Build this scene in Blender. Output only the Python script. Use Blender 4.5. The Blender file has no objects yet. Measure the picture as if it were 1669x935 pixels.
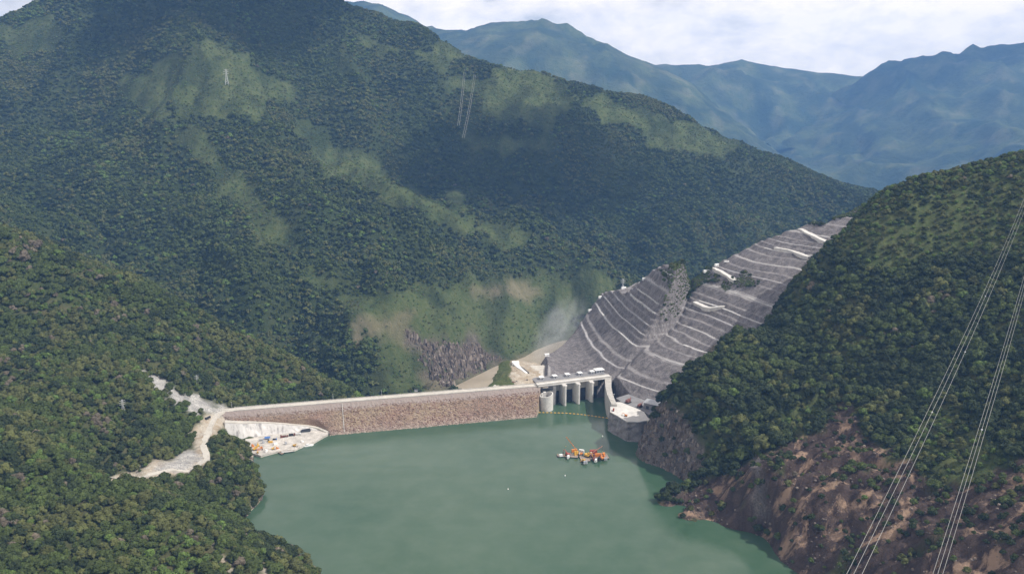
import bpy, math, random
import numpy as np
from mathutils import Vector, Matrix

R = math.radians
rnd = random.Random(11)
rng = np.random.default_rng(5)
sc = bpy.context.scene
col = sc.collection

# ------------------------------------------------------------------ camera, sky, sun, exposure
W, H, F, PIT, CZ = 1669.0, 935.0, 1445.0, R(13.12), 515.0
cd = bpy.data.cameras.new("camera")
cd.sensor_width = 36.0
cd.lens = 36.0 * F / W
cd.clip_start = 1.0
cd.clip_end = 60000.0
cam = bpy.data.objects.new("camera", cd)
col.objects.link(cam)
cam.location = (0, 0, CZ)
cam.rotation_euler = (R(90) - PIT, 0, 0)
sc.camera = cam

SUN_EL, SUN_AZ = R(47), R(108)          # azimuth clockwise from +Y (the view direction)
sd = Vector((math.cos(SUN_EL) * math.sin(SUN_AZ), math.cos(SUN_EL) * math.cos(SUN_AZ), math.sin(SUN_EL)))
sl = bpy.data.lights.new("sun", 'SUN')
sl.energy = 5.0
sl.angle = R(0.53)
sl.color = (1.0, 0.95, 0.87)
so = bpy.data.objects.new("sun", sl)
col.objects.link(so)
so.rotation_euler = sd.to_track_quat('Z', 'Y').to_euler()

wd = bpy.data.worlds.new("World")
sc.world = wd
wd.use_nodes = True
nt = wd.node_tree
nt.nodes.clear()
def N(t, kind, **kw):
    n = t.nodes.new(kind)
    for k, v in kw.items():
        setattr(n, k, v)
    return n
def setin(n, **kw):
    for k, v in kw.items():
        n.inputs[k.replace('_', ' ')].default_value = v
def math_node(t, op, a, b=None, c=None, clamp=False):
    n = N(t, 'ShaderNodeMath', operation=op, use_clamp=clamp)
    for i, v in enumerate((a, b, c)):
        if v is None: continue
        if hasattr(v, 'links'): t.links.new(v, n.inputs[i])
        else: n.inputs[i].default_value = v
    return n.outputs[0]
def ramp(t, fac, stops, interp='LINEAR'):
    n = N(t, 'ShaderNodeValToRGB')
    n.color_ramp.interpolation = interp
    e = n.color_ramp.elements
    while len(e) < len(stops): e.new(0.5)
    for el, (p, c) in zip(e, stops):
        el.position = p
        el.color = (c, c, c, 1) if not hasattr(c, '__len__') else (*c, 1)
    t.links.new(fac, n.inputs[0])
    return n.outputs[0]
def mixc(t, fac, a, b, mode='MIX'):
    n = N(t, 'ShaderNodeMix', data_type='RGBA', blend_type=mode)
    for i, v in ((0, fac), (6, a), (7, b)):
        if hasattr(v, 'links'): t.links.new(v, n.inputs[i])
        elif hasattr(v, '__len__'): n.inputs[i].default_value = (*v, 1)
        else: n.inputs[i].default_value = v
    return n.outputs[2]
def noise(t, vec, scale, detail=6, rough=0.55, dist=0.0, kind='ShaderNodeTexNoise'):
    n = N(t, kind)
    n.inputs['Scale'].default_value = scale
    if 'Detail' in n.inputs: n.inputs['Detail'].default_value = detail
    if 'Roughness' in n.inputs: n.inputs['Roughness'].default_value = rough
    if 'Distortion' in n.inputs: n.inputs['Distortion'].default_value = dist
    if vec is not None: t.links.new(vec, n.inputs['Vector'])
    return n.outputs[0]

sky = N(nt, 'ShaderNodeTexSky', sky_type='NISHITA', sun_disc=False, sun_elevation=SUN_EL, sun_rotation=SUN_AZ)
sky.altitude = 900
tc = N(nt, 'ShaderNodeTexCoord')
mp = N(nt, 'ShaderNodeMapping')
mp.inputs['Scale'].default_value = (1, 1, 1.9)
nt.links.new(tc.outputs['Generated'], mp.inputs['Vector'])
big = noise(nt, mp.outputs[0], 2.6, 3, 0.5, 0.2)
puff = noise(nt, mp.outputs[0], 10.0, 9, 0.58, 0.15)
cov = math_node(nt, 'ADD', math_node(nt, 'MULTIPLY', big, 0.55), math_node(nt, 'MULTIPLY', puff, 0.45))
sxz = N(nt, 'ShaderNodeSeparateXYZ'); nt.links.new(tc.outputs['Generated'], sxz.inputs[0])
# clouds crowd together towards the horizon and break up overhead
cov = math_node(nt, 'SUBTRACT', cov, math_node(nt, 'MULTIPLY', math_node(nt, 'MINIMUM', math_node(nt, 'MAXIMUM', math_node(nt, 'SUBTRACT', sxz.outputs[2], 0.10), 0.0), 0.6), 0.21))
cmask = ramp(nt, cov, [(0.33, 0.0), (0.43, 1.0)], 'EASE')
shade = ramp(nt, puff, [(0.32, (12.5, 11.9, 11.7)), (0.46, (17.5, 16.0, 14.6)), (0.60, (22.0, 19.4, 16.6))])
bgc = mixc(nt, cmask, sky.outputs[0], shade)
bg = N(nt, 'ShaderNodeBackground')
bg.inputs['Strength'].default_value = 0.07
nt.links.new(bgc, bg.inputs['Color'])
wo = N(nt, 'ShaderNodeOutputWorld')
nt.links.new(bg.outputs[0], wo.inputs['Surface'])

sc.view_settings.view_transform = 'Standard'
sc.view_settings.look = 'None'
sc.view_settings.exposure = 0.08
sc.view_settings.gamma = 1.0
cy = sc.cycles
cy.max_bounces = 5
cy.diffuse_bounces = 2
cy.glossy_bounces = 2
cy.transmission_bounces = 2
cy.volume_bounces = 2
cy.transparent_max_bounces = 6
cy.use_denoising = True

# ------------------------------------------------------------------ geometry helpers
CP, SP = math.cos(PIT), math.sin(PIT)
def ray(u, v):
    a, b = (np.asarray(u, float) - W / 2) / F, (np.asarray(v, float) - H / 2) / F
    return a, CP - b * SP, -SP - b * CP
def at(u, v, Y):
    """point seen at photo pixel (u, v) lying Y metres ahead of the camera"""
    x, y, z = ray(u, v)
    t = Y / y
    return np.array([x * t, y * t, CZ + z * t])
def atz(u, v, Z=0.0):
    """point seen at photo pixel (u, v) lying at height Z"""
    x, y, z = ray(u, v)
    t = (Z - CZ) / z
    return np.array([x * t, y * t, CZ + z * t])
def proj(x, y, z):
    dz = z - CZ
    zc = np.maximum(y * CP - dz * SP, 1.0)
    return W / 2 + F * x / zc, H / 2 - F * (dz * CP + y * SP) / zc

_perm = np.random.default_rng(3).permutation(512)
_ang = np.random.default_rng(4).uniform(0, 2 * np.pi, 512)
_gx, _gy = np.cos(_ang), np.sin(_ang)
def pn(x, y):
    x = np.asarray(x, float); y = np.asarray(y, float)
    xi, yi = np.floor(x).astype(int), np.floor(y).astype(int)
    fx, fy = x - xi, y - yi
    def g(ix, iy, dx, dy):
        h = _perm[(_perm[ix & 511] + iy) & 511]
        return _gx[h] * dx + _gy[h] * dy
    u, v = fx * fx * fx * (fx * (fx * 6 - 15) + 10), fy * fy * fy * (fy * (fy * 6 - 15) + 10)
    a = g(xi, yi, fx, fy) * (1 - u) + g(xi + 1, yi, fx - 1, fy) * u
    b = g(xi, yi + 1, fx, fy - 1) * (1 - u) + g(xi + 1, yi + 1, fx - 1, fy - 1) * u
    return (a * (1 - v) + b * v) * 1.5
def fbm(x, y, o=4, g=0.5):
    s, a = 0, 1.0
    for i in range(o):
        s = s + a * pn(x + 17.3 * i, y - 9.1 * i)
        x, y, a = x * 2.03, y * 2.03, a * g
    return s
def ridged(x, y, o=4, g=0.5):
    s, a = 0, 1.0
    for i in range(o):
        s = s + a * (1 - 2.0 * np.abs(pn(x + 31.7 * i, y + 5.9 * i)))
        x, y, a = x * 2.1, y * 2.1, a * g
    return s
def sstep(a, b, x):
    t = np.clip((x - a) / (b - a), 0, 1)
    return t * t * (3 - 2 * t)
def polydist(u, v, poly):
    """signed distance to a closed polygon, positive inside"""
    p = np.asarray(poly, float)
    d = np.full(np.shape(u), 1e18)
    ins = np.zeros(np.shape(u), bool)
    for (x0, y0), (x1, y1) in zip(p, np.roll(p, -1, 0)):
        ex, ey = x1 - x0, y1 - y0
        t = np.clip(((u - x0) * ex + (v - y0) * ey) / (ex * ex + ey * ey + 1e-9), 0, 1)
        d = np.minimum(d, (u - x0 - t * ex) ** 2 + (v - y0 - t * ey) ** 2)
        c = ((y0 > v) != (y1 > v)) & (u < (x1 - x0) * (v - y0) / ((y1 - y0) if y1 != y0 else 1e-9) + x0)
        ins ^= c
    d = np.sqrt(d)
    return np.where(ins, d, -d)
def zone(u, v, polys, soft=6, wob=8, ws=0.04):
    """ground cover zone with a wandering edge"""
    m = np.zeros(np.shape(u))
    w = wob * fbm(u * ws, v * ws, 4)
    for p in polys:
        m = np.maximum(m, sstep(-soft, soft, polydist(u, v, p) + w))
    return m

class RBF:
    def __init__(self, pts, c, reg=0.0):
        P = np.array(pts, float)
        self.p, self.c = P[:, :2], c
        n = len(P)
        K = self.k(self.p, self.p)
        A = np.zeros((n + 3, n + 3))
        A[:n, :n] = K - reg * np.eye(n)
        A[:n, n] = 1; A[:n, n + 1:] = self.p / 1000.0
        A[n:, :n] = A[:n, n:].T
        b = np.zeros(n + 3); b[:n] = P[:, 2]
        self.w = np.linalg.lstsq(A, b, rcond=None)[0]
    def k(self, a, b):
        d = ((a[:, None, :] - b[None]) ** 2).sum(-1)
        return np.sqrt(d + self.c * self.c)
    def __call__(self, x, y):
        sh = np.shape(x)
        q = np.stack([np.ravel(x), np.ravel(y)], 1).astype(float)
        out = np.empty(len(q))
        n = len(self.p)
        for i in range(0, len(q), 40000):
            s = q[i:i + 40000]
            out[i:i + 40000] = self.k(s, self.p) @ self.w[:n] + self.w[n] + (s / 1000.0) @ self.w[n + 1:]
        return out.reshape(sh)

# ------------------------------------------------------------------ object helpers
def tag(o, label=None, cat=None, group=None, kind=None):
    if label: o["label"] = label
    if cat: o["category"] = cat
    if group: o["group"] = group
    if kind: o["kind"] = kind
    return o
def link(name, me, mat=None, parent=None):
    if mat is not None and not me.materials:
        me.materials.append(mat)
    o = bpy.data.objects.new(name, me)
    col.objects.link(o)
    if parent is not None: o.parent = parent
    return o
def empty(name, loc, rz=0.0):
    o = bpy.data.objects.new(name, None)
    o.empty_display_size = 1.0
    col.objects.link(o)
    o.location = loc
    o.rotation_euler = (0, 0, rz)
    return o
def thing(name, loc, label, cat, group=None, rz=0.0):
    return tag(empty(name, loc, rz), label, cat, group)
def copy_tree(o, parent=None):
    c = o.copy()
    col.objects.link(c)
    c.parent = parent
    for ch in list(o.children):
        copy_tree(ch, c)
    return c
class MB:
    """collects simple solids into one mesh"""
    def __init__(self): self.v, self.f = [], []
    def add(self, vs, fs):
        n = len(self.v)
        self.v += [tuple(map(float, p)) for p in vs]
        self.f += [[i + n for i in f] for f in fs]
        return self
    def box(self, c, s, rz=0.0, taper=1.0, rx=0.0):
        hx, hy, hz = s[0] / 2, s[1] / 2, s[2] / 2
        vs = []
        M = Matrix.Rotation(rz, 3, 'Z') @ Matrix.Rotation(rx, 3, 'Y')
        for z in (-hz, hz):
            k = taper if z > 0 else 1.0
            for x, y in ((-hx, -hy), (hx, -hy), (hx, hy), (-hx, hy)):
                p = M @ Vector((x * k, y * k, z))
                vs.append((p.x + c[0], p.y + c[1], p.z + c[2]))
        return self.add(vs, [(3, 2, 1, 0), (4, 5, 6, 7), (0, 1, 5, 4), (1, 2, 6, 5), (2, 3, 7, 6), (3, 0, 4, 7)])
    def prism(self, poly, z0, z1):
        n = len(poly)
        area = sum(poly[i][0] * poly[(i + 1) % n][1] - poly[(i + 1) % n][0] * poly[i][1] for i in range(n))
        if area < 0: poly = poly[::-1]
        z0 = z0 if hasattr(z0, '__len__') else [z0] * n
        z1 = z1 if hasattr(z1, '__len__') else [z1] * n
        if area < 0 and len(set(z1)) > 1: z1 = list(z1)[::-1]
        if area < 0 and len(set(z0)) > 1: z0 = list(z0)[::-1]
        vs = [(p[0], p[1], z0[i]) for i, p in enumerate(poly)] + [(p[0], p[1], z1[i]) for i, p in enumerate(poly)]
        return self.add(vs, [list(range(n))[::-1], list(range(n, 2 * n))] + [(i, (i + 1) % n, n + (i + 1) % n, n + i) for i in range(n)])
    def bar(self, a, b, r, n=6, r2=None):
        a, b = Vector([float(q) for q in a]), Vector([float(q) for q in b])
        q = (b - a).to_track_quat('Z', 'Y')
        r2 = r if r2 is None else r2
        vs = []
        for p, rr in ((a, r), (b, r2)):
            for i in range(n):
                t = 2 * math.pi * (i + .5) / n
                vs.append(p + q @ Vector((rr * math.cos(t), rr * math.sin(t), 0)))
        return self.add(vs, [list(range(n))[::-1], list(range(n, 2 * n))] + [(i, (i + 1) % n, n + (i + 1) % n, n + i) for i in range(n)])
    def tube(self, pts, r, n=5):
        for a, b in zip(pts[:-1], pts[1:]): self.bar(a, b, r, n)
        return self
    def sphere(self, c, r, seg=8, rings=5):
        vs = [(c[0], c[1], c[2] - r)]
        for j in range(1, rings):
            t = math.pi * j / rings
            for i in range(seg):
                p = 2 * math.pi * i / seg
                vs.append((c[0] + r * math.sin(t) * math.cos(p), c[1] + r * math.sin(t) * math.sin(p), c[2] - r * math.cos(t)))
        vs.append((c[0], c[1], c[2] + r))
        fs = [(0, 1 + (i + 1) % seg, 1 + i) for i in range(seg)]
        for j in range(rings - 2):
            b = 1 + j * seg
            fs += [(b + i, b + (i + 1) % seg, b + seg + (i + 1) % seg, b + seg + i) for i in range(seg)]
        b = 1 + (rings - 2) * seg
        fs += [(b + i, b + (i + 1) % seg, len(vs) - 1) for i in range(seg)]
        return self.add(vs, fs)
    def mesh(self, name):
        me = bpy.data.meshes.new(name)
        me.from_pydata(self.v, [], self.f)
        me.update()
        return me
    def build(self, name, mat, parent=None):
        return link(name, self.mesh(name), mat, parent)

# ------------------------------------------------------------------ materials
def new_mat(name):
    m = bpy.data.materials.new(name)
    m.use_nodes = True
    t = m.node_tree
    b = t.nodes['Principled BSDF']
    return m, t, b
def worldpos(t):
    return N(t, 'ShaderNodeNewGeometry').outputs['Position']
def attr(t, name):
    n = N(t, 'ShaderNodeAttribute', attribute_name=name)
    return n.outputs['Fac']
def bump(t, b, h, strength, dist):
    n = N(t, 'ShaderNodeBump')
    n.inputs['Strength'].default_value = strength
    n.inputs['Distance'].default_value = dist
    t.links.new(h, n.inputs['Height'])
    t.links.new(n.outputs[0], b.inputs['Normal'])
def plain(name, c, rough=0.6, metal=0.0, var=0.25, scale=0.6, bumpy=0.15):
    """a worn surface: one colour broken by two noises"""
    m, t, b = new_mat(name)
    p = N(t, 'ShaderNodeTexCoord').outputs['Object']
    n1 = noise(t, p, scale, 6, 0.65)
    n2 = noise(t, p, scale * 6, 4, 0.6)
    f = math_node(t, 'ADD', math_node(t, 'MULTIPLY', n1, 0.65), math_node(t, 'MULTIPLY', n2, 0.35))
    lo, hi = tuple(x * (1 - var) for x in c), tuple(min(1, x * (1 + var)) for x in c)
    t.links.new(ramp(t, f, [(0.33, lo), (0.66, hi)]), b.inputs['Base Color'])
    b.inputs['Roughness'].default_value = rough
    b.inputs['Metallic'].default_value = metal
    if bumpy: bump(t, b, n2, bumpy, 0.3)
    return m

M = {}
M['concrete'] = plain('concrete', (0.40, 0.38, 0.35), 0.85, var=0.3, scale=0.12)
M['pale_concrete'] = plain('pale_concrete', (0.56, 0.54, 0.51), 0.85, var=0.22, scale=0.08)
M['worn_apron'] = plain('worn_apron', (0.45, 0.42, 0.38), 0.9, var=0.45, scale=0.09)
M['dark_concrete'] = plain('dark_concrete', (0.20, 0.195, 0.20), 0.9, var=0.3, scale=0.1)
M['gravel_road'] = plain('gravel_road', (0.47, 0.44, 0.39), 0.95, var=0.22, scale=0.1)
M['steel'] = plain('steel', (0.42, 0.43, 0.45), 0.5, 0.5)
M['galvanised'] = plain('galvanised', (0.55, 0.56, 0.58), 0.5, 0.25, bumpy=0)
M['dark_steel'] = plain('dark_steel', (0.035, 0.037, 0.045), 0.6, 0.3)
M['white_paint'] = plain('white_paint', (0.78, 0.78, 0.77), 0.5, var=0.1)
M['yellow_paint'] = plain('yellow_paint', (0.62, 0.36, 0.05), 0.5, var=0.25)
M['orange_paint'] = plain('orange_paint', (0.62, 0.22, 0.05), 0.5, var=0.25)
M['red_paint'] = plain('red_paint', (0.34, 0.075, 0.05), 0.55, var=0.3)
M['pink_paint'] = plain('pink_paint', (0.52, 0.29, 0.22), 0.6, var=0.2)
M['blue_paint'] = plain('blue_paint', (0.07, 0.15, 0.36), 0.5, var=0.25)
M['grey_paint'] = plain('grey_paint', (0.33, 0.34, 0.36), 0.55, var=0.2)
M['rust'] = plain('rust', (0.16, 0.06, 0.045), 0.9, var=0.4)
M['rubber'] = plain('rubber', (0.03, 0.03, 0.03), 0.9)
M['glass'] = plain('glass', (0.03, 0.04, 0.05), 0.12, var=0.1, bumpy=0)
M['deck_steel'] = plain('deck_steel', (0.25, 0.20, 0.17), 0.8, var=0.35, scale=0.4)
M['bark'] = plain('bark', (0.12, 0.095, 0.07), 0.95)
M['cable'] = plain('cable', (0.30, 0.30, 0.29), 0.5, 0.1, var=0.08, bumpy=0)

def ground_mat(name, green, dry, soil, soil2, rock, rock2, s=1.0, bare_k=1.0, pale=None, tread=False):
    m, t, b = new_mat(name)
    p = worldpos(t)
    n1 = noise(t, p, 0.012 * s, 8, 0.6, 0.4)
    n2 = noise(t, p, 0.11 * s, 8, 0.65)
    n3 = noise(t, p, 0.55 * s, 6, 0.65)
    base = mixc(t, ramp(t, n1, [(0.38, 0.0), (0.62, 1.0)]), green, dry)
    base = mixc(t, ramp(t, n2, [(0.3, 0.75), (0.7, 0.0)]), base, tuple(q * 0.55 for q in green))
    gr = attr(t, 'grass')
    gcol = mixc(t, ramp(t, n2, [(0.32, 0.0), (0.68, 1.0)]), (0.055, 0.085, 0.026), (0.115, 0.125, 0.048))
    base = mixc(t, gr, base, gcol)
    # soil and rock are streaked down the slope: stretched along z
    mpn = N(t, 'ShaderNodeMapping')
    mpn.inputs['Scale'].default_value = (1, 1, 0.16)
    t.links.new(p, mpn.inputs['Vector'])
    st = noise(t, mpn.outputs[0], 0.07 * s, 9, 0.68, 0.6)
    so_ = mixc(t, ramp(t, st, [(0.40, 0.0), (0.60, 1.0)]), soil, soil2)
    so_ = mixc(t, ramp(t, n3, [(0.35, 0.4), (0.62, 0.0)]), so_, tuple(q * 0.5 for q in soil))
    if pale:
        mq = N(t, 'ShaderNodeMapping'); mq.inputs['Scale'].default_value = (1.2, 1.2, 0.34); t.links.new(p, mq.inputs['Vector'])
        pq = noise(t, mq.outputs[0], 0.030, 9, 0.66, 0.5)
        so_ = mixc(t, ramp(t, pq, [(0.525, 0.0), (0.61, 0.85)]), so_, pale)
    base = mixc(t, math_node(t, 'MULTIPLY', attr(t, 'bare'), bare_k), base, so_)
    ro = mixc(t, ramp(t, st, [(0.36, 0.0), (0.62, 1.0)]), rock, rock2)
    ro = mixc(t, ramp(t, n3, [(0.36, 0.75), (0.58, 0.0)]), ro, tuple(q * 0.45 for q in rock))
    base = mixc(t, attr(t, 'rock'), base, ro)
    if tread: base = mixc(t, math_node(t, 'MULTIPLY', attr(t, 'tread'), math_node(t, 'SUBTRACT', 1.0, gr)), base, mixc(t, ramp(t, n3, [(0.35, 0.0), (0.65, 1.0)]), (0.30, 0.285, 0.28), (0.46, 0.44, 0.43)))
    t.links.new(base, b.inputs['Base Color'])
    b.inputs['Roughness'].default_value = 0.95
    b.inputs['Specular IOR Level'].default_value = 0.15
    hgt = math_node(t, 'ADD', math_node(t, 'MULTIPLY', n2, 6.0), math_node(t, 'MULTIPLY', n3, 1.6))
    bump(t, b, hgt, 0.7, 1.0 / s)
    return m
G_L = ground_mat('hill_ground', (0.055, 0.075, 0.025), (0.11, 0.095, 0.05), (0.36, 0.29, 0.21), (0.50, 0.45, 0.38), (0.30, 0.29, 0.28), (0.52, 0.50, 0.47))
G_R = ground_mat('eroded_ground', (0.05, 0.07, 0.022), (0.10, 0.095, 0.045), (0.050, 0.034, 0.030), (0.092, 0.066, 0.056), (0.10, 0.09, 0.088), (0.21, 0.185, 0.17), 1.0, 1.0, (0.34, 0.235, 0.165))
G_M = ground_mat('mountain_ground', (0.036, 0.052, 0.018), (0.055, 0.066, 0.025), (0.24, 0.18, 0.125), (0.36, 0.28, 0.21), (0.075, 0.06, 0.05), (0.20, 0.165, 0.135), 0.6, 0.4)
G_F = ground_mat('far_ground', (0.025, 0.045, 0.018), (0.07, 0.085, 0.035), (0.2, 0.2, 0.1), (0.28, 0.25, 0.15), (0.15, 0.13, 0.12), (0.25, 0.22, 0.2), 0.16)
G_B = ground_mat('shotcrete', (0.05, 0.07, 0.022), (0.09, 0.09, 0.04), (0.15, 0.105, 0.085), (0.24, 0.18, 0.145), (0.115, 0.103, 0.105), (0.275, 0.255, 0.255), 1.6, tread=True)

# ------------------------------------------------------------------ landforms (heights in metres above the lake)
def P3(lst): return [tuple(at(u, v, Y)) for u, v, Y in lst]
def PZ(lst): return [tuple(atz(u, v, z)) for u, v, z in lst]

left_pts = P3([(0, 390, 1400), (80, 420, 1420), (200, 460, 1450), (300, 503, 1460), (400, 555, 1460), (500, 605, 1460), (585, 647, 1450),
               (0, 550, 1250), (100, 560, 1262), (250, 560, 1335), (150, 480, 1408), (0, 650, 1085), (150, 700, 1062), (250, 640, 1185),
               (300, 610, 1275), (330, 560, 1400), (450, 620, 1385), (420, 650, 1330), (100, 650, 1110), (200, 600, 1225),
               (0, 702, 950), (90, 740, 925), (180, 787, 900), (260, 822, 880), (330, 856, 862), (400, 888, 850),
               (0, 935, 700), (150, 935, 725), (300, 935, 760), (430, 935, 800), (0, 810, 840), (150, 860, 800),
               (370, 720, 1150), (350, 790, 1010), (400, 790, 1030), (280, 800, 965), (395, 760, 1090)]) \
    + PZ([(410, 745, 1), (428, 798, 0), (398, 845, 0), (425, 872, 0), (470, 893, 0), (525, 938, 0),
          (362, 672, 33), (345, 688, 33), (320, 716, 35), (334, 748, 38), (290, 770, 42), (240, 777, 46), (180, 781, 50),
          (440, 745, -8), (480, 800, -40), (470, 860, -35), (540, 900, -35), (430, 730, -3), (500, 715, -6), (388, 702, 13), (400, 719, 8), (407, 734, 4), (380, 692, 22)]) \
    + [(-420, 1340, 20), (-300, 1400, -20), (-250, 1480, -70), (-150, 1600, -190), (-350, 1620, -120), (-600, 1700, -20), (-850, 1720, 90),
       (-1100, 1750, 220), (-800, 2000, -120), (-1300, 1500, 400), (-1200, 1000, 300), (-900, 700, 220), (-700, 400, 170), (-380, 500, 60),
       (-250, 700, -10), (-200, 400, -20), (0, 800, -80), (0, 1100, -80), (0, 500, -80), (-1400, 400, 380), (300, 900, -120), (-100, 1350, -120), (0, 1700, -240), (200, 1400, -160), (-1400, 2000, 60)]
right_pts = P3([(1669, 258, 1350), (1760, 250, 1330), (1560, 277, 1380), (1480, 298, 1400), (1420, 330, 1400), (1372, 385, 1370), (1310, 450, 1330), (1292, 500, 1302),
                (1180, 562, 1242), (1110, 622, 1192), (1086, 660, 1172), (1066, 692, 1160),
                (1200, 700, 1082), (1300, 600, 1182), (1300, 750, 1000), (1300, 850, 900), (1450, 850, 850), (1669, 935, 700), (1669, 800, 805),
                (1669, 600, 1000), (1669, 400, 1200), (1500, 700, 985), (1500, 450, 1225), (1550, 935, 745), (1430, 935, 800), (1150, 790, 1035),
                (1600, 330, 1300), (1400, 560, 1165), (1560, 620, 1040), (1200, 620, 1165), (1250, 800, 955), (1150, 720, 1090), (1400, 700, 1020)]) \
    + PZ([(1060, 724, 0), (1100, 772, 0), (1122, 788, 0), (1105, 800, 2), (1086, 812, 3), (1080, 826, 0), (1098, 836, 0), (1150, 842, 0), (1200, 863, 0),
          (1260, 893, 0), (1308, 935, 0), (1040, 740, -25), (1060, 790, -25), (1050, 830, -20), (1100, 870, -35), (1220, 920, -35), (1000, 800, -60), (1130, 812, 6), (1170, 815, 14), (1086, 820, 3), (1097, 822, 4.5), (1112, 812, 5), (1112, 824, 5), (1126, 827, 5), (1140, 830, 7), (1062, 818, -14), (1055, 805, -14), (1045, 815, -18), (1072, 840, -12), (1095, 852, -12), (1070, 800, -10), (1125, 803, 10), (1140, 795, 14), (1150, 828, 6)]) \
    + [(400, 640, -10), (440, 560, 20), (560, 560, 120), (700, 700, 220), (800, 900, 300), (900, 1200, 395), (1000, 1500, 400), (1200, 1000, 420), (700, 400, 180),
       (250, 700, -60), (250, 1260, -20), (300, 1330, 0), (420, 1420, 90), (560, 1520, 180), (700, 1620, 230), (900, 1700, 300), (200, 1400, -120), (100, 900, -80), (1300, 1800, 440), (380, 500, -40)]
bl = [  # the cut benches: level, then photo points along each one
    (30, [(890, 585), (904, 590), (924, 611)]), (40, [(935, 537), (955, 566), (990, 609)]), (58, [(960, 506), (993, 542), (1031, 577)]),
    (76, [(979, 488), (1010, 522), (1048, 556)]), (94, [(1000, 484), (1031, 515), (1061, 539)]), (112, [(1017, 481), (1041, 505), (1067, 519)]),
    (130, [(1036, 471), (1058, 491), (1085, 503)]), (146, [(1048, 459), (1065, 474), (1087, 486)]), (162, [(1061, 448), (1076, 457), (1091, 468)]),
    (178, [(1084, 441), (1093, 447), (1104, 453)]),
    (42, [(1020, 590), (1024, 611), (1051, 625), (1085, 632)]), (54, [(1027, 601), (1041, 609), (1063, 613)]), (66, [(1036, 578), (1044, 589), (1072, 593)]),
    (75, [(1041, 577), (1085, 577), (1116, 586)]), (95, [(1130, 542), (1145, 550), (1161, 560)]), (112, [(1099, 507), (1140, 517), (1181, 523), (1191, 539)]),
    (146, [(1150, 469), (1165, 476), (1181, 486)]), (157, [(1161, 453), (1188, 471), (1222, 491)]),
    (174, [(1171, 430), (1200, 453), (1263, 477)]), (196, [(1202, 418), (1222, 423), (1246, 430)]), (203, [(1215, 411), (1232, 416), (1250, 421)]), (188, [(1215, 437), (1250, 440), (1305, 441)]),
    (214, [(1233, 400), (1248, 404), (1263, 409)]), (236, [(1270, 383), (1292, 386), (1318, 390)]), (252, [(1325, 368), (1366, 371), (1407, 378)]),
    (270, [(1345, 360), (1385, 350), (1424, 336)])]
ramps = [[(1133, 488, 135), (1154, 505, 125), (1181, 519, 114)], [(1263, 406, 216), (1290, 421, 204), (1318, 440, 190)], [(1304, 371, 248), (1330, 390, 236), (1362, 406, 226)],
         [(1165, 428, 186), (1180, 440, 180), (1200, 455, 172)]]
bpts = []
for z, ps in bl:
    for u, v in ps: bpts.append(tuple(atz(u, v, z)))
for r_ in ramps:
    for u, v, z in r_: bpts.append(tuple(atz(u, v, z)))
# the far edge drops into the gorge
for (u, v, z) in [(890, 585, 30), (935, 537, 40), (960, 506, 58), (979, 488, 76), (1000, 484, 94), (1017, 481, 112), (1036, 471, 130), (1048, 459, 146), (1061, 448, 162), (1084, 441, 178)]:
    q = atz(u, v, z); bpts.append((q[0] - 5, q[1] + 90, z - 100))
for (u, v, z) in [(1171, 428, 182), (1215, 409, 203), (1233, 398, 214), (1270, 381, 236), (1325, 366, 252), (1345, 358, 270), (1424, 334, 275)]:
    q = atz(u, v, z); bpts.append((q[0] + 10, q[1] + 130, z - 75))
bpts += PZ([(1120, 432, 182), (1105, 470, 160), (1085, 520, 118), (1060, 560, 85), (1012, 625, 34), (1075, 650, 34), (1060, 668, 32), (1250, 560, 120), (1300, 500, 165), (1200, 580, 92), (1400, 440, 215), (1150, 620, 60)])
bpts += [(178, 1395, 34), (176, 1430, 34), (100, 1440, 22), (70, 1600, -60), (40, 1560, -60), (175, 1330, 30), (200, 1290, 30), (235, 1262, 28), (280, 1290, 33), (180, 1200, -30), (100, 1300, -60), (0, 1500, -80), (60, 1800, -260),
         (200, 1900, -200), (800, 1600, 300), (900, 1900, 330)]

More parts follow.
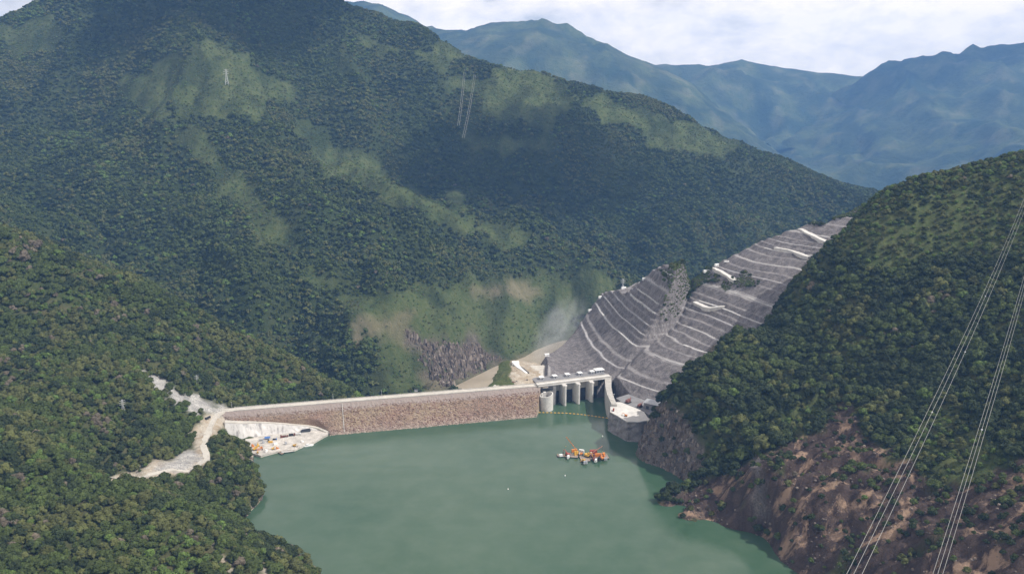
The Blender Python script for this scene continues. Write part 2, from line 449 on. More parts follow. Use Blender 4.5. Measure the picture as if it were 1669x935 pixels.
MG = [(250, -62, 3400), (420, -52, 3400), (540, 0, 3400), (610, 38, 3400), (690, 62, 3400), (780, 96, 3450), (870, 126, 3500), (960, 151, 3500), (1050, 166, 3500),
      (1120, 192, 3500), (1200, 226, 3500), (1290, 266, 3500), (1400, 306, 3500), (80, -2, 3350), (0, 33, 3300), (-120, 90, 3200), (-300, 120, 3000)]
mass_pts = P3(MG)
for (u, v, Y) in MG:
    q = at(u, v, Y); mass_pts.append((q[0] * 1.12, q[1] + 500, q[2] - 330))
mass_pts += P3([(310, 95, 2900), (400, 170, 2720), (480, 230, 2620), (560, 290, 2560), (640, 318, 2550), (700, 342, 2535), (780, 368, 2540), (870, 396, 2560), (960, 430, 2575), (1015, 470, 2580),
                (640, 250, 3010), (740, 308, 2960), (830, 345, 2930), (920, 395, 2880), (560, 200, 3000), (480, 130, 3080),
                (800, 250, 3130), (1000, 300, 3120), (1200, 330, 3100), (1100, 400, 2860), (1300, 345, 3120), (1030, 450, 2780), (700, 160, 3200), (900, 200, 3220), (600, 100, 3250), (1150, 270, 3200),
                (100, 300, 2500), (0, 200, 2800), (150, 150, 2980), (110, 190, 2950), (300, 300, 2400), (300, 450, 2000), (100, 380, 2150), (-150, 300, 2500), (200, 60, 3100), (400, 40, 3200),
                (485, 555, 1930), (560, 640, 1750), (450, 500, 1950), (600, 450, 2100), (700, 500, 2050), (430, 330, 2320), (520, 440, 2080), (470, 450, 2150), (575, 535, 1890), (540, 570, 1850), (400, 430, 2060), (350, 220, 2620), (480, 390, 2200), (560, 500, 1960), (640, 420, 2230), (700, 440, 2210), (600, 380, 2340), (620, 600, 1830),
                (700, 630, 1925), (640, 560, 1955), (760, 540, 2150), (860, 480, 2450), (930, 500, 2500), (720, 590, 1990), (820, 520, 2290), (830, 505, 2345), (200, 200, 2780), (400, 250, 2520), (250, 380, 2200)])
mass_pts += PZ([(750, 625, -192), (800, 602, -192), (860, 574, -192), (880, 562, -192), (700, 640, -186), (640, 655, -185)])
for (u, v, Y, d, dz) in [(480, 230, 2620, 190, -120), (560, 290, 2560, 200, -130), (640, 318, 2550, 200, -130), (700, 342, 2535, 200, -130), (780, 368, 2540, 190, -120), (870, 396, 2560, 170, -100), (960, 430, 2575, 150, -85)]:
    q = at(u, v, Y); mass_pts.append((q[0] + 60, q[1] + d, q[2] + dz))
mass_pts += [(-300, 1650, -190), (-600, 1750, -120), (-1000, 1900, 10), (-1500, 2100, 160), (0, 1700, -205), (100, 1900, -230), (200, 2150, -230), (330, 2330, -230), (500, 2520, -215), (900, 2600, -205), (1500, 2750, -190),
             (2000, 3000, -170), (300, 1800, -260), (800, 2200, -260), (1500, 2300, -260), (-2500, 2600, 300), (-2500, 3300, 650), (2200, 3700, -150), (-900, 1700, -150)]

class Land:
    def __init__(s, pts, c, nz, reg=0.3): s.r, s.nz = RBF(pts, c, reg), nz
    def __call__(s, x, y):
        z = s.r(x, y)
        return z + s.nz(x, y, z)
def nz_left(x, y, z):
    k = np.clip((z + 4) / 40, 0.05, 1)
    return k * (5.0 * fbm(x / 90, y / 90, 4) + 3 * ridged(x / 60, y / 60, 3) - 2)
def nz_right(x, y, z):
    k = np.clip((z + 10) / 30, 0.3, 1)
    # gullies of the eroded bank run down towards the lake
    g = ridged((x * 0.55 + y * 0.83) / 42 + 0.6 * pn(x / 50, y / 50), (x * 0.83 - y * 0.55) / 150, 4, 0.55)
    low = sstep(190, 60, z) * sstep(1270, 1190, y)
    return k * (4.0 * fbm(x / 80, y / 80, 4) + low * (8.5 * g - 4.5) + 2.2 * fbm(x / 17, y / 17, 4) + low * (3.2 * ridged(x / 26, y / 26, 4) + sstep(1075, 1110, y) * (5.5 * ridged((x + y) / 30, (x - y) / 13, 4, .6) - 1)))
def nz_bench(x, y, z):
    saw, lev_ = terrace(x, y, z)
    st = np.where(saw < 0.66, saw / 0.66, 1.0) - saw      # steep batter, then a flat bench
    k = sstep(31, 38, z)
    return k * (np.clip(st, -1, 1) * PER + 0.45 * fbm(x / 22, y / 22, 4))
PER = 9.2
def bench_no(z): return z / PER + 0.55 * np.sin(z / 17.0) + 0.3 * np.sin(z / 7.3 + 1)     # the benches are not evenly spaced
def terrace(x, y, z):
    t = bench_no(z) + 0.05 * fbm(x / 70, y / 70, 3)
    return t - np.floor(t), np.floor(t)
CREST = np.array([at(*m_)[:2] for m_ in sorted(MG)])
def nz_mass(x, y, z):
    a = sstep(-185, 40, z)
    wx, wy = x + 90 * fbm(x / 420, y / 420, 3), y + 90 * fbm(x / 420 + 40, y / 420, 3)
    g = ridged((0.55 * wx + 0.83 * wy) / 470, (0.83 * wx - 0.55 * wy) / 820, 4, 0.47)
    cd_ = np.full(np.shape(x), 1e9)
    for p, q in zip(CREST[:-1], CREST[1:]):
        e = q - p; t = np.clip(((x - p[0]) * e[0] + (y - p[1]) * e[1]) / (e @ e), 0, 1)
        cd_ = np.minimum(cd_, np.hypot(x - p[0] - t * e[0], y - p[1] - t * e[1]))
    a = a * (0.22 + 0.78 * sstep(40, 420, cd_))
    low = sstep(110, -20, z) * sstep(-192, -150, z)
    rk = zone(*proj(x, y, z), ZONES['mass']['rock'], 8, 10) if False else 0
    ex = low * (17 * ridged((wx + 0.5 * wy) / 95, (wy - 0.5 * wx) / 330, 4, 0.55) - 5)
    return ex + (0.25 + 0.75 * a) * (58 * (g - 0.35)) + (0.2 + 0.8 * a) * 20 * fbm(x / 130, y / 130, 4)
def seg_dist(x, y, line):
    """distance to a polyline and the side (+1 left of travel)"""
    best, side = np.full(np.shape(x), 1e9), np.zeros(np.shape(x))
    for p, q in zip(line[:-1], line[1:]):
        e = q - p; t = np.clip(((x - p[0]) * e[0] + (y - p[1]) * e[1]) / (e @ e), 0, 1)
        d = np.hypot(x - p[0] - t * e[0], y - p[1] - t * e[1])
        cr = e[0] * (y - p[1]) - e[1] * (x - p[0])
        m = d < best - 1e-6
        best = np.where(m, d, best); side = np.where(m, np.sign(cr), side)
    return best, side
class BenchSurface:
    """two cut faces, meeting in a gully, with the far rim falling into the gorge"""
    def __init__(s):
        Lp = np.array([atz(u, v, z) for z, ps in bl[:10] for u, v in ps])
        Rp = np.array([atz(u, v, z) for z, ps in bl[10:] for u, v in ps] + [atz(*q) for r in ramps for q in r] + [atz(1012, 628, 34), atz(1075, 652, 34), atz(1250, 560, 112), atz(1300, 500, 160), atz(1200, 580, 90), atz(1400, 440, 215)])
        s.cl, s.cr = s.fit(Lp), s.fit(Rp)
        s.res = RBF(np.c_[Rp[:, :2], Rp[:, 2] - s.ev(s.cr, Rp[:, 0], Rp[:, 1])], 60, 60.0)
        s.gully = np.array([(120, 1350), (170, 1396), (203, 1436), (233, 1462), (258, 1480), (283, 1506), (300, 1535), (322, 1590), (345, 1700), (380, 1900)], float)
        s.rim = np.array([atz(*q)[:2] for q in [(880, 600, 20), (890, 585, 30), (935, 537, 40), (960, 505, 58), (979, 487, 76), (1000, 483, 94), (1017, 480, 112), (1036, 470, 130), (1048, 458, 146), (1061, 447, 162), (1084, 440, 178), (1120, 431, 182), (1168, 428, 182), (1215, 409, 203), (1233, 398, 214), (1270, 381, 236), (1325, 366, 252), (1345, 355, 270), (1424, 334, 275), (1500, 320, 285)]])
        s.body = np.vstack([s.rim, [(1100, 1850), (1100, 1150), (40, 1150), (40, 1440)]])
    @staticmethod
    def basis(x, y):
        x, y = (x - 300) / 300, (y - 1500) / 300
        return [x ** 0, y, y * y, x, x * y, x * x]
    def fit(s, P): return np.linalg.lstsq(np.stack(s.basis(P[:, 0], P[:, 1]), 1), P[:, 2], rcond=None)[0]
    def ev(s, c, x, y): return sum(k * b for k, b in zip(c, s.basis(x, y)))
    def __call__(s, x, y):
        x, y = np.asarray(x, float), np.asarray(y, float)
        xl, yl = np.clip(x, 62, 300), np.clip(y, 1395, 1780)
        zl = s.ev(s.cl, xl, yl) + (x - xl) * np.where(x < xl, 1.0, .3) + (y - yl) * .05
        xr, yr = np.clip(x, 185, 760), np.clip(y, 1300, 1780)
        zr = s.ev(s.cr, xr, yr) + s.res(xr, yr) + (x - xr) * .3 + (y - yr) * np.where(y < yr, .3, .1)
        zl = np.minimum(zl, 186)
        d, sd_ = seg_dist(x, y, s.gully)
        w = sstep(-9, 9, -d * sd_)             # 1 on the right-hand face
        z = zl * (1 - w) + zr * w + 2.6 * fbm(x / 75, y / 75, 2) * sstep(20, 60, zl * (1 - w) + zr * w)
        z = z - 7 * np.exp(-(d / 9) ** 2)
        d = -polydist(x, y, s.body)
        return z - 1.25 * np.maximum(d - 3, 0)
LEFT, RIGHT = Land(left_pts, 40, nz_left), Land(right_pts, 30, nz_right)
BENCH, MASS = Land(bpts, 22, nz_bench, 0.8), Land(mass_pts, 45, nz_mass)

# dam axis
A0, B0 = atz(372, 668, 34), atz(882, 627, 34)
DU = np.array([B0[0] - A0[0], B0[1] - A0[1]]); DL = float(np.hypot(*DU)); DU = DU / DL
DN = np.array([DU[1], -DU[0]])               # upstream, towards the camera
def dam_sd(x, y):
    return (x - A0[0]) * DU[0] + (y - A0[1]) * DU[1], (x - A0[0]) * DN[0] + (y - A0[1]) * DN[1]
# spillway axis
C0, C1 = atz(884, 627, 36), atz(993, 614, 36)
SU = np.array([C1[0] - C0[0], C1[1] - C0[1]]); SL = float(np.hypot(*SU)); SU = SU / SL
SN = np.array([SU[1], -SU[0]])
def sp(s, d, z=0.0): return np.array([C0[0] + SU[0] * s + SN[0] * d, C0[1] + SU[1] * s + SN[1] * d, z])

def cut_dam(x, y, z):
    """excavate any hillside that would stand in the dam, the chute or the dock"""
    s, d = dam_sd(x, y)
    inside = sstep(-8, 8, s) * sstep(DL + 150, DL + 130, s)
    lim = np.where(d > 8, 34 - (d - 8) / 1.25, np.where(d < -14, 34 + (-d - 14) * 0.8, 34)) - 3.0
    lim = np.maximum(lim, -195)
    zz = np.minimum(z, lim)
    m = inside * sstep(75, 55, d) * sstep(-330, -300, d)
    return z * (1 - m) + zz * m
def bench_z(x, y):
    z = BENCH(x, y)
    s = (x - C0[0]) * SU[0] + (y - C0[1]) * SU[1]; d = (x - C0[0]) * SN[0] + (y - C0[1]) * SN[1]
    bay = (s < SL + 1) & (d > -12) | (x < 156) & (y < 1400) & (d > -12) | (x < 236) & (y < 1276)
    z = np.where(bay, -40, z)
    chute = (s > -12) & (s < SL + 2) & (d <= -12) & (d > -42)
    z = np.where(chute, np.minimum(z, 29), z)
    return z
def left_z(x, y):
    z = LEFT(x, y)
    return cut_dam(x, y, z)

# (name, height function, x range, y range, step)
BENCH.r = BenchSurface()
SPEC = {
    'left': ("wooded_hillside", left_z, (-1500, 60), (150, 1750), 5.0, G_L, "near hillside on the lake's left bank, covered in mixed green and brown forest", "hillside"),
    'right': ("eroded_hillside", RIGHT, (150, 1350), (250, 1800), 3.2, G_R, "steep hillside on the right bank with forest above bare brown eroded soil", "hillside"),
    'bench': ("excavated_slope", bench_z, (40, 900), (1255, 1900), 1.7, G_B, "grey rock slope above the spillway, cut into pale benches", "rock slope"),
    'mass': ("forested_mountain", MASS, (-3000, 2600), (1600, 4300), 9.0, G_M, "broad forested mountain filling the view behind the dam", "mountain"),
}
def others(key, x, y):
    z = np.full(np.shape(x), -1e9)
    for k, s in SPEC.items():
        if k == key: continue
        (xa, xb), (ya, yb) = s[2], s[3]
        m = (x > xa) & (x < xb) & (y > ya) & (y < yb)
        if m.any(): z[m] = np.maximum(z[m], s[1](x[m], y[m]))
    return z

ZONES = {
    'left': dict(
        bare=[[(318, 676), (364, 666), (374, 690), (356, 702), (338, 722), (337, 755), (306, 770), (240, 780), (172, 786), (190, 774), (242, 755), (264, 752), (292, 738), (315, 735), (310, 712), (324, 692)], [(348, 888), (362, 900), (392, 945), (376, 945)], [(427, 906), (434, 906), (440, 940), (430, 940)]],
        rock=[[(234, 606), (262, 616), (300, 638), (340, 653), (374, 666), (355, 676), (318, 674), (288, 656), (252, 634)], [(258, 766), (268, 752), (292, 738), (318, 732), (330, 752), (300, 766)],
              ],
        grass=[]),
    'right': dict(
        bare=[[(1085, 812), (1130, 790), (1200, 765), (1235, 742), (1290, 722), (1335, 700), (1365, 655), (1392, 655), (1400, 700), (1440, 728), (1500, 760), (1520, 800), (1590, 790), (1669, 745), (1720, 720), (1720, 990), (1290, 990), (1240, 900), (1140, 850), (1070, 830)]],
        rock=[[(1000, 680), (1040, 690), (1075, 660), (1100, 665), (1130, 700), (1145, 745), (1130, 800), (1100, 800), (1050, 760)], [(1225, 750), (1238, 750), (1252, 840), (1232, 845)]],
        grass=[[(1330, 350), (1420, 320), (1560, 262), (1700, 245), (1700, 430), (1600, 400), (1530, 420), (1440, 450), (1380, 420)], [(1480, 700), (1560, 660), (1600, 700), (1640, 760), (1580, 790), (1520, 800), (1490, 760)], [(1260, 690), (1330, 640), (1345, 650), (1300, 720)]]),
    'mass': dict(
        grass=[[(190, 160), (250, 110), (330, 75), (420, 100), (480, 150), (440, 185), (330, 190), (230, 190)], [(470, 190), (560, 232), (640, 300), (740, 345), (860, 388), (850, 402), (720, 362), (600, 318), (500, 240)], [(320, 200), (440, 330), (540, 460), (520, 470), (410, 360), (300, 230)], [(740, 130), (850, 105), (950, 160), (920, 205), (820, 190)],
               [(560, 490), (650, 465), (760, 455), (850, 460), (960, 440), (1020, 475), (930, 530), (880, 575), (760, 625), (640, 650), (610, 600), (610, 560)], [(720, 310), (745, 310), (800, 370), (770, 375)],
               [(930, 170), (1000, 160), (1200, 235), (1180, 260), (1040, 225)], [(590, 60), (760, 90), (720, 110), (620, 80)], [(0, 40), (90, 20), (110, 60), (20, 90)], [(760, 220), (900, 230), (900, 240), (780, 240)]],
        rock=[[(664, 545), (700, 555), (770, 560), (812, 585), (770, 608), (726, 618), (695, 600)]],
        bare=[[(598, 508), (655, 515), (664, 556), (600, 556), (590, 530)], [(590, 550), (660, 548), (662, 560), (600, 560)], [(775, 470), (850, 465), (880, 480), (800, 485)],
              [(690, 615), (760, 608), (860, 570), (885, 560), (885, 575), (780, 625), (700, 640)]]),
    'bench': dict(
        grass=[[(1086, 442), (1105, 432), (1150, 428), (1156, 448), (1142, 468), (1120, 486), (1100, 516), (1078, 512), (1086, 478)], [(1325, 360), (1350, 330), (1420, 315), (1430, 330), (1390, 352)], [(1165, 455), (1220, 450), (1230, 465), (1180, 468)]],
        rock=[[(860, 350), (1500, 300), (1500, 760), (860, 760)]],
        bare=[[(1085, 535), (1130, 530), (1160, 560), (1110, 575), (1075, 560)], [(925, 560), (945, 575), (985, 615), (930, 615)]]),
}
surf = {}
for key, (name, fn, (xa, xb), (ya, yb), st, mat, label, cat) in SPEC.items():
    xs, ys = np.arange(xa, xb + st, st), np.arange(ya, yb + st, st)
    X, Y = np.meshgrid(xs, ys)
    Z = fn(X, Y)
    O = others(key, X, Y)
    Zc = np.maximum(Z, -194.0)
    u, v = proj(X, Y, Zc)
    hid = (Z < O - 14) | (Z < -192.5) | (u < -420) | (u > 2120)
    if key in ('left', 'right'): hid |= (Z < -14)
    ny, nx = X.shape
    idx = np.arange(nx * ny).reshape(ny, nx)
    quad = np.stack([idx[:-1, :-1], idx[:-1, 1:], idx[1:, 1:], idx[1:, :-1]], -1).reshape(-1, 4)
    h = hid.ravel()
    quad = quad[~h[quad].all(1)]
    used, inv = np.unique(quad, return_inverse=True)
    quad = inv.reshape(-1, 4)
    P = np.stack([X.ravel(), Y.ravel(), Zc.ravel()], 1)[used]
    me = bpy.data.meshes.new(name)
    me.vertices.add(len(P)); me.vertices.foreach_set('co', P.ravel())
    me.loops.add(quad.size); me.loops.foreach_set('vertex_index', quad.ravel().astype(np.int32))
    me.polygons.add(len(quad)); me.polygons.foreach_set('loop_start', np.arange(0, quad.size, 4, dtype=np.int32))
    me.polygons.foreach_set('use_smooth', np.ones(len(quad), bool))
    me.update(calc_edges=True); me.validate()
    u, v = u.ravel()[used], v.ravel()[used]
    for a in ('grass', 'bare', 'rock'):
        big_ = key == 'mass'
        m = zone(u, v, ZONES[key][a], 12 if big_ else 5, 22 if big_ else 9, 0.02 if big_ else 0.045) if ZONES[key].get(a) else np.zeros(len(P))
        if key == 'right' and a == 'bare':
            m = m
            # strips of scrub survive in the eroded bank
            m = m * sstep(-0.75, -0.25, fbm(P[:, 0] / 45, P[:, 1] / 45, 4) + 0.25)
        if key == 'mass' and a == 'grass':
            m = m * sstep(-0.55, 0.45, fbm(P[:, 0] / 75, P[:, 1] / 110, 4) + 0.1) * 0.75
        if key == 'left' and a == 'bare':
            m = np.maximum(m, sstep(2.5, 0.6, P[:, 2]) * 0.8 * (dam_sd(P[:, 0], P[:, 1])[1] > 30))
        if key == 'right' and a == 'grass':
            m = m * sstep(-0.5, 0.35, fbm(P[:, 0] / 38, P[:, 1] / 50, 4) + 0.15) * 0.7
        at_ = me.attributes.new(a, 'FLOAT', 'POINT')
        at_.data.foreach_set('value', m.astype(np.float32))
    if key == 'bench':
        zr = BENCH.r(P[:, 0], P[:, 1])
        saw, lev_ = terrace(P[:, 0], P[:, 1], zr)
        tr_ = sstep(0.68, 0.78, saw) * np.where(lev_ % 2 == 0, 0.8, 0.35) * (0.35 + 0.65 * sstep(-0.5, 0.3, fbm(P[:, 0] / 45, P[:, 1] / 45, 4))) * sstep(31, 38, zr)
        me.attributes.new('tread', 'FLOAT', 'POINT').data.foreach_set('value', tr_.astype(np.float32))
    tag(link(name, me, mat), label, cat, kind='structure')

# ------------------------------------------------------------------ far ranges
def far_range(name, label, crest, back, fronts, c, xr, yr, st, amp, wl, seed):
    pts = P3(crest)
    for (u, v, Y) in crest:
        q = at(u, v, Y); pts.append((q[0], q[1] + back, q[2] - 420))
    pts += P3(fronts)
    r = RBF(pts, c, 0.3)
    xs, ys = np.arange(xr[0], xr[1] + st, st), np.arange(yr[0], yr[1] + st, st)
    X, Y = np.meshgrid(xs, ys)
    Z = r(X, Y)
    wx = X + 200 * fbm(X / 1100 + seed, Y / 1100, 3); wy = Y + 200 * fbm(X / 1100, Y / 1100 + seed, 3)
    Z = Z + amp * (ridged(wx / wl + seed, wy / (wl * 1.5), 6, 0.5) - 0.62) * (0.25 + 0.75 * sstep(40, 330, np.abs(r(X, Y) - 620) + (Y < crest[0][2] - 500) * 400))
    Z = np.maximum(Z, -481)
    u, v = proj(X, Y, Z)
    hid = (Z < -480.9) | (u < -450) | (u > 2150)
    ny, nx = X.shape
    idx = np.arange(nx * ny).reshape(ny, nx)
    quad = np.stack([idx[:-1, :-1], idx[:-1, 1:], idx[1:, 1:], idx[1:, :-1]], -1).reshape(-1, 4)
    quad = quad[~hid.ravel()[quad].all(1)]
    used, inv = np.unique(quad, return_inverse=True)
    P = np.stack([X.ravel(), Y.ravel(), Z.ravel()], 1)[used]
    me = bpy.data.meshes.new(name)
    me.from_pydata(P.tolist(), [], inv.reshape(-1, 4).tolist())
    me.polygons.foreach_set('use_smooth', np.ones(len(me.polygons), bool))
    u, v = u.ravel()[used], v.ravel()[used]
    g = sstep(-0.05, 0.45, fbm(P[:, 0] / 330 + seed, P[:, 1] / 330, 6)) * 0.7
    me.attributes.new('grass', 'FLOAT', 'POINT').data.foreach_set('value', g.astype(np.float32))
    b = sstep(0.25, 0.6, fbm(P[:, 0] / 260 - seed, P[:, 1] / 260, 5))
    me.attributes.new('bare', 'FLOAT', 'POINT').data.foreach_set('value', (b * 0.3).astype(np.float32))
    me.attributes.new('rock', 'FLOAT', 'POINT').data.foreach_set('value', np.zeros(len(P), np.float32))
    tag(link(name, me, G_F), label, "mountain", kind='structure')
far_range("far_mountain_ridge", "hazy blue mountain ridge behind the forested mountain, its crest against the clouds",
          [(380, -60, 9240), (480, -40, 9240), (560, 8, 9240), (600, 2, 9240), (640, 18, 9240), (690, 50, 9240), (740, 43, 9322), (800, 38, 9405), (860, 48, 9405), (920, 52, 9405), (980, 76, 9405), (1050, 100, 9405), (1120, 138, 9405), (1200, 192, 9240), (1270, 235, 9075), (1330, 300, 8745)],
          1500, [(700, 140, 8085), (900, 170, 8085), (1000, 180, 8085), (1100, 220, 8085), (1220, 270, 7920), (500, 100, 8085), (1400, 330, 8085), (1500, 340, 8580)], 210, (-5000, 6000), (7300, 11600), 52, 95, 1100, 3.0)
far_range("farthest_mountain_ridge", "palest blue mountain ridge at the head of the valley under the clouds",
          [(1000, 150, 11385), (1070, 104, 11385), (1120, 104, 11385), (1200, 98, 11550), (1260, 106, 11550), (1330, 116, 11550), (1415, 132, 11550), (1500, 150, 11385), (900, 160, 11385), (800, 150, 11385), (1600, 160, 11385)],
          800, [(1150, 170, 10230), (1270, 216, 9900), (1400, 210, 9900), (1000, 220, 9900), (1330, 180, 10312)], 250, (-2500, 9100), (9400, 13300), 64, 150, 1400, 9.0)
far_range("blue_mountain", "large blue mountain across the valley, on the right under bright clouds",
          [(1210, 262, 11385), (1275, 218, 11220), (1310, 192, 11055), (1375, 158, 10890), (1412, 134, 10725), (1442, 122, 10725), (1480, 114, 10725), (1530, 97, 10560), (1600, 90, 10560), (1669, 89, 10560), (1760, 70, 10560), (1900, 60, 10395)],
          1300, [(1290, 270, 8910), (1400, 300, 7920), (1500, 285, 7755), (1600, 270, 7590), (1700, 250, 7590), (1500, 210, 8910), (1600, 200, 8745), (1669, 180, 8745), (1400, 230, 9240), (1620, 225, 8085), (1340, 260, 9075), (1900, 200, 8250), (1250, 280, 8580)], 190, (1900, 9100), (7000, 13000), 55, 135, 1250, 21.0)

# ------------------------------------------------------------------ lake, river, valley floor
def water_mat():
    m, t, b = new_mat('lake_water')
    p = worldpos(t)
    n1 = noise(t, p, 0.0035, 4, 0.5, 0.5)
    n2 = noise(t, p, 0.03, 5, 0.6)
    c = mixc(t, ramp(t, n1, [(0.38, 0.0), (0.64, 1.0)]), (0.035, 0.078, 0.044), (0.053, 0.096, 0.059))
    c = mixc(t, ramp(t, n2, [(0.4, 0.0), (0.7, 0.4)]), c, (0.085, 0.125, 0.085))
    t.links.new(c, b.inputs['Base Color'])
    b.inputs['Roughness'].default_value = 0.17
    b.inputs['IOR'].default_value = 1.33
    mw = N(t, 'ShaderNodeMapping'); mw.inputs['Scale'].default_value = (0.25, 1, 1); mw.inputs['Rotation'].default_value = (0, 0, 0.5); t.links.new(p, mw.inputs['Vector'])
    ws_ = noise(t, mw.outputs[0], 0.012, 5, 0.6, 0.8)
    t.links.new(ramp(t, ws_, [(0.40, 0.08), (0.62, 0.24)]), b.inputs['Roughness'])
    w1 = noise(t, p, 0.35, 5, 0.6)
    bump(t, b, w1, 0.12, 0.6)
    return m
rw_mat, t_, b_ = new_mat('river_water')
c_ = noise(t_, worldpos(t_), 0.02, 6, 0.6)
t_.links.new(ramp(t_, c_, [(0.35, (0.30, 0.25, 0.18)), (0.65, (0.40, 0.34, 0.26))]), b_.inputs['Base Color'])
b_.inputs['Roughness'].default_value = 0.35
lk = MB()
e0, e1 = sp(-2, -5), sp(SL + 6, -5)
a0 = np.array([A0[0] - DU[0] * 40, A0[1] - DU[1] * 40])
lk.add([(-1500, -300, 0), (1400, -300, 0), (1400, e1[1], 0), (e1[0], e1[1], 0), (e0[0], e0[1], 0), (a0[0], a0[1], 0), (-1500, a0[1], 0)], [tuple(range(7))])
tag(lk.build('lake', water_mat()), "still green reservoir lake held behind the dam", "lake", kind='structure')
gv = MB()
gv.add([(-9900, -1600, -480), (9900, -1600, -480), (9900, 13400, -480), (-9900, 13400, -480)], [(0, 1, 2, 3)])
gv.add([(-900, 1300, -193.5), (2400, 1300, -193.5), (2400, 3000, -193.5), (-900, 3000, -193.5)], [(0, 1, 2, 3)])
gvo = gv.build('valley_floor', G_F)
tag(gvo, "low valley ground under the mountains", "ground", kind='structure')
rv = MB()
rl = [atz(*q, -190)[:2] for q in [(690, 652), (745, 628), (800, 601), (845, 581), (872, 569), (905, 556)]]
rr = [atz(*q, -190)[:2] for q in [(800, 660), (840, 640), (870, 622), (892, 598), (925, 578), (960, 566)]]
for i in range(5):
    rv.add([(*rl[i], -189), (*rr[i], -189), (*rr[i + 1], -189), (*rl[i + 1], -189)], [(0, 1, 2, 3)])
far_l, far_r = (900, 2560), (1000, 2430)
rv.add([(*rl[5], -189), (*rr[5], -189), (*far_r, -189), (*far_l, -189)], [(0, 1, 2, 3)])
tag(rv.build('river', rw_mat), "muddy tan river running away below the dam", "river", kind='structure')

# ------------------------------------------------------------------ the dam
def catmull(P, n):
    P = np.asarray(P, float)
    P = np.vstack([2 * P[0] - P[1], P, 2 * P[-1] - P[-2]])
    out = []
    for i in range(1, len(P) - 2):
        for t in np.linspace(0, 1, n, endpoint=False):
            a, b, c, d = P[i - 1:i + 3]
            out.append(0.5 * ((2 * b) + (-a + c) * t + (2 * a - 5 * b + 4 * c - d) * t * t + (-a + 3 * b - 3 * c + d) * t ** 3))
    out.append(P[-2])
    return np.array(out)
def dam_pt(s, d, z): return (A0[0] + DU[0] * s + DN[0] * d, A0[1] + DU[1] * s + DN[1] * d, z)
dmat, t_, b_ = new_mat('dam_rockfill')
p_ = worldpos(t_)
sx_ = N(t_, 'ShaderNodeSeparateXYZ'); t_.links.new(p_, sx_.inputs[0])
n1_ = noise(t_, p_, 0.05, 6, 0.65); n2_ = noise(t_, p_, 0.55, 6, 0.7); n3_ = noise(t_, p_, 0.015, 4, 0.5)
cc = ramp(t_, n2_, [(0.3, (0.10, 0.062, 0.046)), (0.5, (0.23, 0.147, 0.108)), (0.68, (0.33, 0.245, 0.19))])
cc = mixc(t_, ramp(t_, n3_, [(0.42, 0.0), (0.6, 0.55)]), cc, (0.30, 0.25, 0.16))
hz_ = math_node(t_, 'ADD', sx_.outputs[2], math_node(t_, 'MULTIPLY', n1_, 6.0))
cc = mixc(t_, ramp(t_, math_node(t_, 'DIVIDE', hz_, 40.0), [(0.70, 0.0), (0.76, 0.8)]), cc, (0.27, 0.23, 0.215))
cc = mixc(t_, ramp(t_, math_node(t_, 'DIVIDE', hz_, 40.0), [(0.12, 0.75), (0.30, 0.0)]), cc, (0.38, 0.31, 0.26))
t_.links.new(cc, b_.inputs['Base Color']); b_.inputs['Roughness'].default_value = 0.95
bump(t_, b_, n2_, 0.8, 1.2)
dam = thing('dam', dam_pt(DL / 2, 0, 0), "long rockfill dam with reddish brown stone face and pale crest road", "dam")
def child(mb, name, mat, parent):
    o = mb.build(name, mat) if isinstance(mb, MB) else link(name, mb, mat)
    o.parent = parent
    o.matrix_parent_inverse = Matrix.LocRotScale(parent.location, parent.rotation_euler, parent.scale).inverted()
    return o
ed = [(366, 688, 27), (395, 689.5, 24), (422, 688.6, 21), (453, 689.8, 17), (480, 692.3, 13), (503, 694.2, 9), (521, 698, 6), (536, 704.5, 3.4)]
tops = catmull([atz(*e) for e in ed], 6)
_ts, _td = dam_sd(tops[:, 0], tops[:, 1])
_o = np.argsort(_ts)
def d_lim(s):
    """how far towards the lake the rockfill reaches: cut back where the dock's wall stands"""
    return np.where(s > _ts.max() + 1, 500.0, np.interp(s, _ts[_o], _td[_o]) - 4.5)
def s_end(d): return DL - 3 - 0.42 * np.maximum(d - 8, 0)
prof = [(-300, -192)] + [(-8 - (34 - z) * 1.35, z) for z in np.linspace(-160, 30, 12)] + [(-8, 34), (8, 34)] + [(8 + (34 - z) * 1.25, z) for z in np.linspace(32, -14, 24)]
np_ = len(prof)
NS = 190
vs, fs = [], []
for i in range(NS + 2):
    for j, (d, z) in enumerate(prof):
        s = -45 + (float(s_end(d)) + 45) * min(i, NS) / NS
        dd, zz = d, z
        if j > 14:
            k = float(fbm(s / 5.0, z / 3.0 + 50, 3)) * 0.9
            dd += k; zz += 0.3 * k
            L_ = float(d_lim(s))
            if dd > L_:
                zz = 34 - (L_ - 8) / 1.25 - 1.2 * (dd - L_); dd = L_
        if i > NS and j > 13: zz = -20.0; s += 1.0
        vs.append(dam_pt(s, dd, zz))
for i in range(NS + 1):
    for j in range(np_ - 1):
        fs.append((i * np_ + j, i * np_ + j + 1, (i + 1) * np_ + j + 1, (i + 1) * np_ + j))
emb = MB(); emb.add(vs, fs)
child(emb, 'embankment', dmat, dam)
q = MB()
for s0 in np.arange(-42, DL + 1, 9.0):
    q.add([dam_pt(s0, -6.8, 34.25), dam_pt(s0, 6.8, 34.25), dam_pt(min(s0 + 9, DL + 4), 6.8, 34.25), dam_pt(min(s0 + 9, DL + 4), -6.8, 34.25)], [(0, 1, 2, 3)])
child(q, 'crest_road', M['gravel_road'], dam)
for d in (7.3, -7.3):
    q = MB()
    for s0 in np.arange(8, DL, 6.0):
        c = dam_pt(s0 + 2.9, d, 34.75)
        q.box(c, (5.8, 0.5, 1.3), math.atan2(DU[1], DU[0]))
    child(q, 'parapet_wall', M['concrete'], dam)
q = MB()
